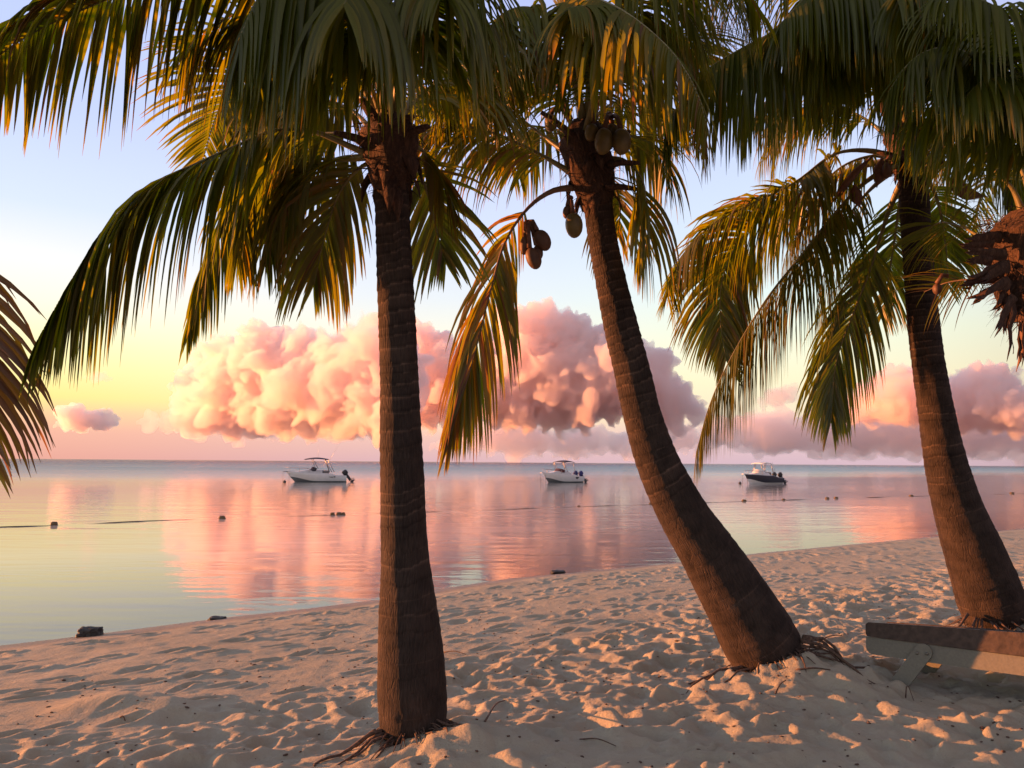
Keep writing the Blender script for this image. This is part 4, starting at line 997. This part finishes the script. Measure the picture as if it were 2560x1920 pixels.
cloud('pink topped cumulus beside the right-hand palm trunk',
      [(2090, 1040), (2130, 1005), (2180, 990), (2200, 960), (2205, 938), (2250, 930), (2285, 935), (2320, 950), (2340, 1000), (2350, 1050)], 5200, 340, 28, rmax=40, rmin=6, amp=.7, slope=.7)
cloud('lavender cumulus at the right edge with a pink crest',
      [(2340, 1060), (2370, 1010), (2400, 990), (2395, 965), (2420, 925), (2450, 922), (2490, 935), (2530, 965), (2560, 985), (2640, 990), (2660, 1060)], 5000, 400, 31, rmax=55, rmin=6, amp=.8, slope=.5)
cloud('small grey blue cloud scrap seen between two hanging fronds',
      [(1890, 1010), (1920, 985), (1945, 968), (1980, 972), (1995, 995), (1960, 1008), (1920, 1014)], 5600, 90, 34, rmax=16, rmin=4, amp=.4, thin=True)

# ------------------------------------------------------------------ sun lounger
M_GREYPAINT = simple('grey_green_paint', (.17, .165, .125), .6, bump=.15, bscale=60, vary=.12)
M_WOOD = simple('weathered_wood', (.062, .042, .030), .75, bump=.5, bscale=26, vary=.4)
M_BOLT = simple('dull_bolt', (.2, .19, .16), .45, metal=.6)

def lounger():
    DL, DR = 6.15, 5.5
    foot = at(2262, 1697, 5.95)
    t = empty('sun_lounger', foot, 'grey green beach sun lounger with dark wooden top, by the right edge', 'sun lounger')
    lb = at(2165, 1590, DL); rb = at(2560, 1641, DR)           # top edge of the side beam
    ax = (rb - lb).normalized()
    nrm = ax.cross(UP).normalized()
    if nrm.dot(Vector((0, 0, CAMZ)) - lb) < 0: nrm = -nrm      # towards the viewer
    far = -nrm
    up = ax.cross(nrm).normalized()
    if up.z < 0: up = -up
    far = Matrix.Rotation(R(8), 3, ax) @ -nrm
    if far.z > 0: far = Matrix.Rotation(R(-8), 3, ax) @ -nrm
    nrm = -far; up = ax.cross(nrm).normalized()
    if up.z < 0: up = -up
    hb = (at(2165, 1632, DL) - lb).length
    Lb = (rb - lb).length * 1.75
    def pt(a, u, o=0): return lb + ax * a + up * u + nrm * o
    # side beam with a rounded nose
    def beam(o):
        nose = [pt(hb * .42 - math.cos(w) * hb * .42, -hb * .58 - math.sin(w) * hb * .42, o) for w in np.linspace(0, math.pi / 2, 9)]
        poly = [pt(.0, -.003, o)] + nose + [pt(Lb, -hb, o), pt(Lb, -.003, o)]
        return poly
    W = .52
    for o in (0, -W):
        MB().prism(beam(o), far * .042).obj('side_beam', M_GREYPAINT, t, smooth=False)
    # wooden top: edge board, slats and end board
    ht = (lb - at(2165, 1556, DL)).length
    mb = MB()
    hr = (at(2560, 1641, DR) - at(2560, 1584, DR)).length; L1 = (rb - lb).length; hx = ht + (hr - ht) * Lb / L1
    hat = lambda a: ht + (hr - ht) * a / L1
    top = [pt(.012, 0, .012), pt(0, .02, .012), pt(0, ht * .85, .012), pt(.02, ht, .012), pt(Lb, hx, .012), pt(Lb, 0, .012)]
    mb.prism(top, far * .05)
    mb.obj('edge_board', M_WOOD, t, smooth=False)
    mb = MB(); mb.prism([p - nrm * (W + .016) for p in top], far * .05); mb.obj('edge_board', M_WOOD, t, smooth=False)
    n = int(Lb / .085)
    sl = MB()
    for k in range(n):
        a = .03 + k * .085
        sl.prism([pt(a, hat(a) - .035, -.04), pt(a, hat(a) - .008, -.04), pt(a + .07, hat(a + .07) - .008, -.04), pt(a + .07, hat(a + .07) - .035, -.04)], far * (W - .045))
    sl.obj('slatted_top', M_WOOD, t, smooth=False)
    # leg plate with rounded head and two bolts, on both sides
    for o in (.028, -W - .045):
        a0, u0 = (at(2306, 1626, DL - .30) - lb).dot(ax), -hb * .46
        f0 = foot - lb; af, uf = f0.dot(ax), f0.dot(up)
        dirv = Vector((a0 - af, u0 - uf)); Ln = dirv.length; dirv.normalize(); pr = Vector((-dirv.y, dirv.x))
        rr = hb * .46
        pl = []
        for w in np.linspace(-math.pi / 2, math.pi / 2, 13):
            q = Vector((a0, u0)) + dirv * (math.cos(w) * rr) + pr * (math.sin(w) * rr); pl.append(pt(q.x, q.y, o))
        q1 = Vector((af, uf)) - dirv * .10 + pr * rr * .95; q2 = Vector((af, uf)) - dirv * .10 - pr * rr * .95
        pl += [pt(q1.x, q1.y, o), pt(q2.x, q2.y, o)]
        lg = MB().prism(pl, far * .026).obj('leg', M_GREYPAINT, t, smooth=False)
        for s_ in (-1, 1):
            c = Vector((a0, u0)) + dirv * (-.004) + pr * (rr * .45 * s_) - dirv * (.03 if s_ > 0 else -.012)
            p0 = pt(c.x, c.y, o)
            MB().tube([p0, p0 + nrm * .006, p0 + nrm * .012], [.012, .011, .006], 10).obj('bolt', M_BOLT, lg)
    # far pair of feet further along
    for o in (-.05, -W + .01):
        p0 = pt(Lb - .2, -hb * .6, o); g = ground(p0.x, p0.y)
        MB().tube([p0, (p0.x, p0.y, g - .05)], .03, 8).obj('leg', M_GREYPAINT, t)
lounger()

# ------------------------------------------------------------------ boats
M_GEL = simple('white_gelcoat', (.62, .60, .56), .3, bscale=3, vary=.05)
M_NAVYHULL = simple('navy_hull_paint', (.022, .022, .032), .3, vary=.1)
M_KEEL = simple('dark_keel_paint', (.10, .11, .11), .5, vary=.1)  # dark grey from keel to chine on the white hulls
M_GLASS = simple('tinted_windscreen', (.03, .025, .03), .15)
M_REDCOVER = simple('maroon_cover', (.07, .018, .022), .7)
M_NAVYCLOTH = simple('navy_canopy_cloth', (.03, .03, .06), .8)
M_BLUECOVER = simple('blue_motor_cover', (.02, .03, .14), .6)
M_BLACK = simple('black_motor', (.02, .018, .02), .4)
M_STEEL = simple('steel_tube', (.35, .33, .32), .35, metal=.7)
M_GREY = simple('grey_seat', (.20, .18, .17), .7)
M_ROPE = simple('old_rope', (.09, .07, .05), .9, vary=.4)

def boat(px, py, d, heading, L, B, kind, label):
    loc = at(px, py, d); loc.z = 0
    t = empty('motorboat', loc, label, 'boat', 'motorboats moored in the lagoon')
    M = Matrix.Translation(loc) @ Matrix.Rotation(heading, 4, 'Z')
    ns = 26; V = []; F = []; midx = []
    def sec(k):
        u = k / (ns - 1)
        bw = B / 2 * (1 - max(0, (u - .42) / .58) ** 2.4) * (.93 + .07 * min(1, u / .3))
        sh = .62 + .24 * smooth1(u, .12, .34) + .14 * smooth1(u, .4, 1.0)
        ch = .10 + .42 * smooth1(u, .55, 1.0) ** 1.3
        cw = bw * (.90 - .32 * smooth1(u, .45, 1.0))
        kz = -.32 + .30 * smooth1(u, .72, 1.0)
        xs_ = -L / 2 + L * u
        rk = lambda z: -L / 2 + L * u * (.80 + .20 * min(1, max(0, (z + .3) / 1.25)))
        return [(rk(kz), 0, kz), (rk(ch), cw, ch), (rk(sh * .72), cw + (bw - cw) * .55, ch + (sh - ch) * .62), (xs_, bw, sh), (xs_, bw * .93, sh + .03), (xs_, bw * .9, sh - .01)]
    for sgn in (1, -1):
        b0 = len(V)
        for k in range(ns): V += [(x, y * sgn, z) for x, y, z in sec(k)]
        for k in range(ns - 1):
            for j in range(5):
                a = b0 + k * 6 + j
                q = (a, a + 6, a + 7, a + 1)
                F.append(q if sgn < 0 else q[::-1]); midx.append(1 if j == 0 else (2 if (kind == 'navy' and j in (1, 2)) else 0))
    tr = [0 + i for i in range(6)]; tl = [ns * 6 + i for i in range(6)]
    for j in range(5): F.append((tr[j], tr[j + 1], tl[j + 1], tl[j])); midx.append(0)
    Vw = [M @ Vector(v) for v in V]
    hull = mesh_obj('hull', [tuple(v) for v in Vw], F, None, t, True, mats=[M_GEL, M_KEEL if kind != 'navy' else M_GEL, M_NAVYHULL], midx=midx)
    # foredeck with raised trunk cabin, cockpit sole
    dv, df = [], []
    m = 20
    for k in range(m):
        u = .40 + .60 * k / (m - 1)
        s6 = sec(0) if 0 else None
        bw = B / 2 * (1 - max(0, (u - .42) / .58) ** 2.4) * .91
        sh = .62 + .24 * smooth1(u, .12, .34) + .14 * smooth1(u, .4, 1.0)
        hgt = .34 * smooth1(1 - u, .08, .42)
        for j in range(9):
            v = -1 + j / 4
            dv.append((-L / 2 + L * u, bw * v, sh + hgt * (1 - abs(v) ** 4)))
    for k in range(m - 1):
        for j in range(8): a = k * 9 + j; df.append((a, a + 9, a + 10, a + 1))
    df.append(tuple(range(8, -1, -1)))
    MB().add([tuple(M @ Vector(v)) for v in dv], df).obj('cabin', M_GEL, t)
    cp = MB(); xa, xb = -L * .49, -L * .10
    cp.add([(xa, -B * .43, .42), (xb, -B * .45, .5), (xb, B * .45, .5), (xa, B * .43, .42)], [(0, 1, 2, 3)]).xf(M).obj('cockpit_floor', M_GEL, t, smooth=False)
    def bent(xc, w, z0, z1, ln, mat, name, rk=.5, th=None):
        # wrap-round screen: curved in plan, raked aft
        mb = MB(); n = 13; P = []
        for lay in (0, 1):
            for k in range(n):
                w_ = -math.pi / 2 + math.pi * k / (n - 1)
                P.append((xc + math.cos(w_) * ln - lay * rk * (.35 + .65 * math.cos(w_)), math.sin(w_) * w * (1 - .12 * lay), z0 + (z1 - z0) * lay * (.55 + .45 * math.cos(w_))))
        mb.add(P, [(k, k + 1, n + k + 1, n + k) for k in range(n - 1)])
        mb.add([(p[0] - .03, p[1] * .97, p[2]) for p in P], [(n + k, n + k + 1, k + 1, k) for k in range(n - 1)])
        return mb.xf(M).obj(name, mat, t)
    zc = 1.12
    if kind == 'tower':
        bent(L * .02, B * .38, zc - .05, zc + .42, L * .13, M_GLASS, 'windscreen', .45)
        MB().box((-L * .13, 0, .98), (L * .16, B * .6, .34), bev=.06).xf(M).obj('seat', M_GREY, t)
    elif kind == 'blue':
        bent(L * .04, B * .40, zc - .05, zc + .36, L * .13, M_REDCOVER, 'windscreen', .4)
        MB().box((-L * .12, 0, .92), (L * .12, B * .6, .26), bev=.06).xf(M).obj('seat', M_GEL, t)
    else:
        bent(L * .10, B * .36, zc - .10, zc + .42, L * .14, M_GEL, 'windscreen', .4)
        MB().box((-L * .12, 0, 1.02), (L * .17, B * .5, .42), bev=.06).xf(M).obj('seat', M_GREY, t)
    # canopy
    top = 2.28 if kind == 'tower' else 2.2
    x0, x1 = (-L * .20, L * .20) if kind == 'tower' else ((-L * .24, L * .10) if kind == 'blue' else (-L * .16, L * .14))
    mb = MB(); n, mm = 9, 7; P = []
    for lay in (0, 1):
        for i in range(n):
            for j in range(mm):
                u, v = i / (n - 1), -1 + 2 * j / (mm - 1)
                z = top + .16 * math.sin(u * math.pi) * (1 - .3 * v * v) - .06 * abs(v) ** 3 - lay * .05
                P.append((x0 + (x1 - x0) * u, v * B * .40, z))
    for lay in (0, 1):
        for i in range(n - 1):
            for j in range(mm - 1):
                a = lay * n * mm + i * mm + j; q = (a, a + mm, a + mm + 1, a + 1); mb.F.append(q if lay else q[::-1])
    mb.V = P
    k2 = n * mm
    for i in range(n - 1):
        for j in (0, mm - 1): a = i * mm + j; mb.F.append((a, a + mm, a + mm + k2, a + k2))
    for j in range(mm - 1):
        for i in (0, n - 1): a = i * mm + j; mb.F.append((a, a + 1, a + 1 + k2, a + k2))
    mb.xf(M).obj('canopy', M_GEL if kind == 'navy' else M_NAVYCLOTH, t)
    for sg in (-1, 1):
        for (xa, za, xb) in ([(-.03, 1.3, .06), (.01, 1.3, .085), (-.22, .95, -.14)] if kind == 'tower' else ([(.02, 1.2, .09), (-.05, 1.15, .07), (-.26, .85, -.2)] if kind == 'blue' else [(.06, 1.3, .0), (.10, 1.3, .03), (-.20, .95, -.14)])):
            MB().tube([(L * xa, sg * B * .40, za), (L * xb, sg * B * .38, top - .02)], .026, 6).xf(M).obj('canopy_pole', M_STEEL if kind != 'tower' else M_BLACK, t)
    # rod holders / aerials
    if kind != 'blue':
        for sg in (-1, 1):
            MB().tube([(-L * .26, sg * B * .34, .95), (-L * .13, sg * B * .37, 2.25)], .02, 6).xf(M).obj('rod_rack', M_STEEL, t)
            MB().tube([(-L * .30, sg * B * .34, .95), (-L * .18, sg * B * .37, 2.3)], .018, 6).xf(M).obj('rod_rack', M_STEEL, t)
    if kind == 'tower':
        MB().tube([(-L * .02, .5, 2.3), (-L * .02, .5, 3.7)], [.015, .006], 5).xf(M).obj('aerial', M_GEL, t)
        MB().tube([(-L * .22, -.6, 2.2), (-L * .42, -.75, 4.4)], [.018, .006], 5).xf(M).obj('aerial', M_GEL, t)
    # bow rail and pulpit
    rail = MB(); q = [(-L / 2 + L * u, s_ * B / 2 * (1 - max(0, (u - .42) / .58) ** 2.4) * .88, .62 + .24 + .14 * smooth1(u, .4, 1.0) + .42) for s_, us in ((1, np.linspace(.62, .985, 8)), (-1, np.linspace(.985, .62, 8))) for u in us]
    rail.tube(q, .016, 5)
    for k in (0, 3, 6, 9, 12, 15): rail.tube([q[k], (q[k][0], q[k][1], q[k][2] - .42)], .014, 5)
    rail.xf(M).obj('bow_rail', M_STEEL, t)
    MB().box((L * .5, 0, 1.02), (.5, .3, .07), bev=.02).xf(M).obj('bow_sprit', M_GEL if kind != 'tower' else M_GREY, t)
    # twin outboards tilted up
    for sg in (-.42, .42):
        mo = MB(); T = Matrix.Translation((-L / 2 - .12, sg, .62)) @ Matrix.Rotation(R(38), 4, 'Y')
        cow = MB().box((0, 0, .42), (.52, .34, .48), bev=.12).xf(T).xf(M).obj('outboard_motor', M_BLUECOVER if kind == 'blue' else M_BLACK, t)
        lg = MB(); lg.box((.02, 0, -.18), (.26, .16, .74), bev=.05); lg.box((-.05, 0, -.52), (.5, .22, .03)); lg.ball((-.05, 0, -.72), .11, 2, (2.0, 1, 1))
        for b_ in range(3):
            w = b_ * 2.094; lg.box((-.3, math.cos(w) * .12, -.72 + math.sin(w) * .12), (.03, .11, .16), Matrix.Rotation(w, 3, 'X'), .01)
        lg.xf(T).xf(M).obj('drive_leg', M_BLACK, cow)
    # mooring lines from the bow into the water
    for (xo, yo) in ((.25, 0), (-.35, .1)):
        MB().tube([(L * .5 + xo, yo, 1.0), (L * .5 + xo + .02, yo, .4), (L * .5 + xo, yo, -.1)], .014, 5).xf(M).obj('mooring_line', M_ROPE, t)
    # hull mark: a few dark strokes aft
    if kind != 'navy':
        mk = MB()
        for k, (xx, zz, w, h) in enumerate([(0, .03, .16, .10), (.19, -.01, .10, .06), (.33, .0, .12, .07), (.47, .02, .09, .05)] if kind == 'tower' else [(0, .06, .30, .06), (.02, -.02, .18, .08), (.22, .0, .10, .16), (.10, -.10, .14, .05)]):
            u = .22
            mk.box((-L * .30 + (xx if kind == 'blue' else xx), B / 2 * .985 - .03, .50 + zz), (w, .09, h), Matrix.Rotation(R(-8), 3, 'X'))
        mk.xf(M).obj('hull_mark', M_BLACK, hull, smooth=False)
    return t
boat(790, 1206, 80.5, R(180 + 14), 5.9, 2.05, 'tower', 'white motorboat with navy sunshade, moored left of the nearest palm trunk')
boat(1403, 1205, 86, R(180 + 38), 5.2, 1.95, 'blue', 'small white motorboat with blue motor covers, between the two front palm trunks')
boat(1904, 1210, 87.5, R(180 + 28), 5.0, 1.95, 'navy', 'dark hulled motorboat with pale canopy, moored between the leaning and right palms')

# ------------------------------------------------------------------ buoys, rope, rocks
M_BUOY = simple('weathered_float', (.12, .08, .035), .7, bump=.3, bscale=20, vary=.4)
def float_buoy(px, py, w, h, label, ln=1.0):
    p = on_z(px, py); d = (CM.inverted() @ p).z * -1
    t = empty('float', p, label, 'buoy', 'floats on the swimming line')
    rw = .66 * w / FPX * d; mb = MB()
    mb.ball((p.x, p.y, rw * .22), rw, 3, (1, .9, h / w), lambda q: 1 / max(.78, (abs(q.x) ** 4 + abs(q.y) ** 4 + abs(q.z) ** 4) ** .25))
    f = mb.obj('float_body', M_BUOY, t)
    MB().tube([(p.x - rw * 1.25, p.y, rw * .05), (p.x - rw * .9, p.y, rw * .12), (p.x + rw * .9, p.y, rw * .12), (p.x + rw * 1.25, p.y, rw * .05)], rw * .16, 7).obj('rope_collar', M_ROPE, t)
    return t
for (x, y, w, h, lb) in [(135, 1313, 11, 11, 'single dark float at the far left end of the swimming line'), (555, 1297, 11, 9, 'dark float on the swimming line alone below the left motorboat bow'),
        (831, 1288, 8, 9, 'left float of the close trio beside the nearest palm trunk'), (847, 1287, 9, 8, 'middle float of the close trio beside the nearest palm trunk'), (858, 1287, 7, 8, 'right float of the close trio touching its neighbour beside the nearest trunk'),
        (1447, 1266, 5, 3, 'tiny low float on the line below the blue motored boat'), (1626, 1260, 5, 5, 'float half hidden at the left edge of the leaning trunk'),
        (1860, 1253, 8, 5, 'brown float on the line below the dark hulled boat bow'), (1959, 1250, 6, 4, 'brown float on the line below the dark hulled boat stern'),
        (2068, 1247, 7, 5, 'left float of a pair right of the dark hulled boat'), (2090, 1246, 7, 5, 'right float of a pair right of the dark hulled boat'), (2278, 1240, 7, 3, 'float just left of the right-hand palm trunk'), (2530, 1234, 7, 4, 'last float far right of the right-hand palm trunk')]:
    float_buoy(x, y, w, h, lb)
RP = [(-120, 1322), (0, 1318), (135, 1314), (300, 1306), (440, 1300), (555, 1298), (700, 1292), (845, 1288), (1000, 1282), (1250, 1274), (1447, 1267), (1626, 1261), (1860, 1254), (2080, 1247), (2278, 1241), (2530, 1235), (2700, 1231)]
rp = [on_z(x, y) for x, y in RP]; C, Lr = catmull(rp, 420)
mb = MB(); mb.tube([Vector((c[0], c[1], -.018 + .030 * float(vnoise(np.array(i * .11), np.array(.5), seed=77)))) for i, c in enumerate(C)], .028, 6)
o = mb.obj('float_rope', M_ROPE); tag(o, 'dark sagging rope of the swimming line strung across the calm water', 'rope')
for (px, py, d, lb) in [(711, 1211, 78.5, 'small dark mooring buoy off the bow of the white boat with navy sunshade'), (1850, 1212, 86.5, 'small dark mooring buoy off the bow of the dark hulled boat')]:
    p = at(px, py, d); p.z = .05
    mb = MB(); mb.ball(p, .16, 3, (1, 1, .8)); mb.tube([p + Vector((0, 0, .1)), p + Vector((0, 0, .2))], .03, 6)
    o = mb.obj('mooring_buoy', M_BLACK, origin=p); tag(o, lb, 'buoy', 'mooring buoys')

M_ROCK = simple('wet_rock', (.035, .034, .030), .7, bump=1.0, bscale=14, vary=.5)
def rock(px, py, w, h, label, seed, cat='rock', name='rock'):
    p = on_z(px, py, .03); d = (CM.inverted() @ p).z * -1; rw, rh = w / 2 / FPX * d, h / FPX * d
    def fn(q):
        b = 1 / max(.72, (abs(q.x) ** 5 + abs(q.y) ** 5 + abs(q.z) ** 5) ** .2)
        n = mnoise.noise(q * 1.7 + Vector((seed, 0, 0))) * .22 + mnoise.noise(q * 5 + Vector((seed, 3, 0))) * .12 + mnoise.noise(q * 13 + Vector((seed, 3, 0))) * .05
        return b * (1 + n)
    mb = MB(); mb.ball((p.x, p.y, rh * .35), 1, 5, (rw * .85, rw * .7, rh * .62), fn)
    o = mb.obj(name, M_ROCK, origin=(p.x, p.y, 0)); tag(o, label, cat)
rock(225, 1588, 62, 26, 'dark square block of rock at the water edge on the left', 2)
rock(543, 1546, 44, 10, 'low knobbly rock lying flat at the water edge near the nearest palm', 5)
rock(1395, 1429, 40, 7, 'flat dark clump of seaweed washed up beside the leaning palm', 9, 'seaweed', 'seaweed_clump')

# ------------------------------------------------------------------ twigs and litter on the sand
def ground_at(px, py):
    v = at(px, py, 1) - Vector((0, 0, CAMZ)); o = Vector((0, 0, CAMZ)); t = 1.0
    for k in range(4000):
        p = o + v * t
        if p.z <= ground(p.x, p.y): return p
        t += .01
    return p
def twig(a, b, rad, label, mid=None, lift=.03):
    pa, pb = ground_at(*a), ground_at(*b)
    pts = [pa + UP * .004, (pa + pb) / 2 + UP * lift, pb + UP * lift * .5]
    if mid:
        pm = ground_at(a[0], a[1]); pm = at(mid[0], mid[1], (CM.inverted() @ pm).z * -1); pts = [pa, pm, pb]
    C, L = catmull(pts, 9)
    mb = MB(); mb.tube([Vector(c) for c in C], [rad * (1 - .5 * k / 8) for k in range(9)], 6)
    o = mb.obj('twig', M_ROOT, origin=tuple(pa)); tag(o, label, 'twig', 'twigs lying on the sand')
twig((1212, 1806), (1262, 1760), .007, 'dark twig leaning out of the sand right of the nearest palm base', lift=.05)
twig((1108, 1632), (1165, 1640), .006, 'thin pale stick lying against the right side of the nearest trunk')
twig((2264, 1745), (2285, 1752), .005, 'bent twig poking up like an upturned v below the lounger leg', mid=(2268, 1712))
twig((1938, 1736), (1965, 1706), .006, 'thin dark twig slanting below the leaning palm roots', lift=.03)
twig((2045, 1605), (2105, 1592), .007, 'short stick pointing right from the leaning palm roots', lift=.03)
twig((1990, 1676), (2076, 1678), .008, 'orange brown stick lying below the leaning palm base', lift=.02)
twig((1450, 1850), (1540, 1872), .005, 'thin twig in the shaded sand at the bottom middle')
twig((300, 1795), (313, 1808), .006, 'tiny dark twig on the sand at the lower left')

mb = MB(); r_ = random.Random(3)
for k in range(1500):
    x, y = r_.uniform(-4, 8), r_.uniform(2.8, 11)
    if float(shore_s(np.array(x), np.array(y))) < 3.0: continue
    z = ground(x, y); s_ = r_.uniform(.004, .011) * (1.4 if r_.random() < .1 else 1)
    mb.ball((x, y, z + s_ * .3), s_, 1, (r_.uniform(.8, 2.2), r_.uniform(.7, 1.2), .6), None, Matrix.Rotation(r_.uniform(0, 6), 3, 'Z'))
o = mb.obj('beach_litter', M_ROOT); tag(o, 'dark crumbs of bark and leaf litter sprinkled over the trodden sand', 'litter', kind='stuff')


# ------------------------------------------------------------------ final settings
S.view_settings.view_transform = 'Standard'; S.view_settings.look = 'None'
S.view_settings.exposure = 1.5; S.view_settings.gamma = 1
S.render.engine = 'CYCLES'
S.cycles.use_denoising = True
S.cycles.max_bounces = 30; S.cycles.volume_bounces = 28; S.cycles.transparent_max_bounces = 30; S.cycles.sample_clamp_indirect = 6
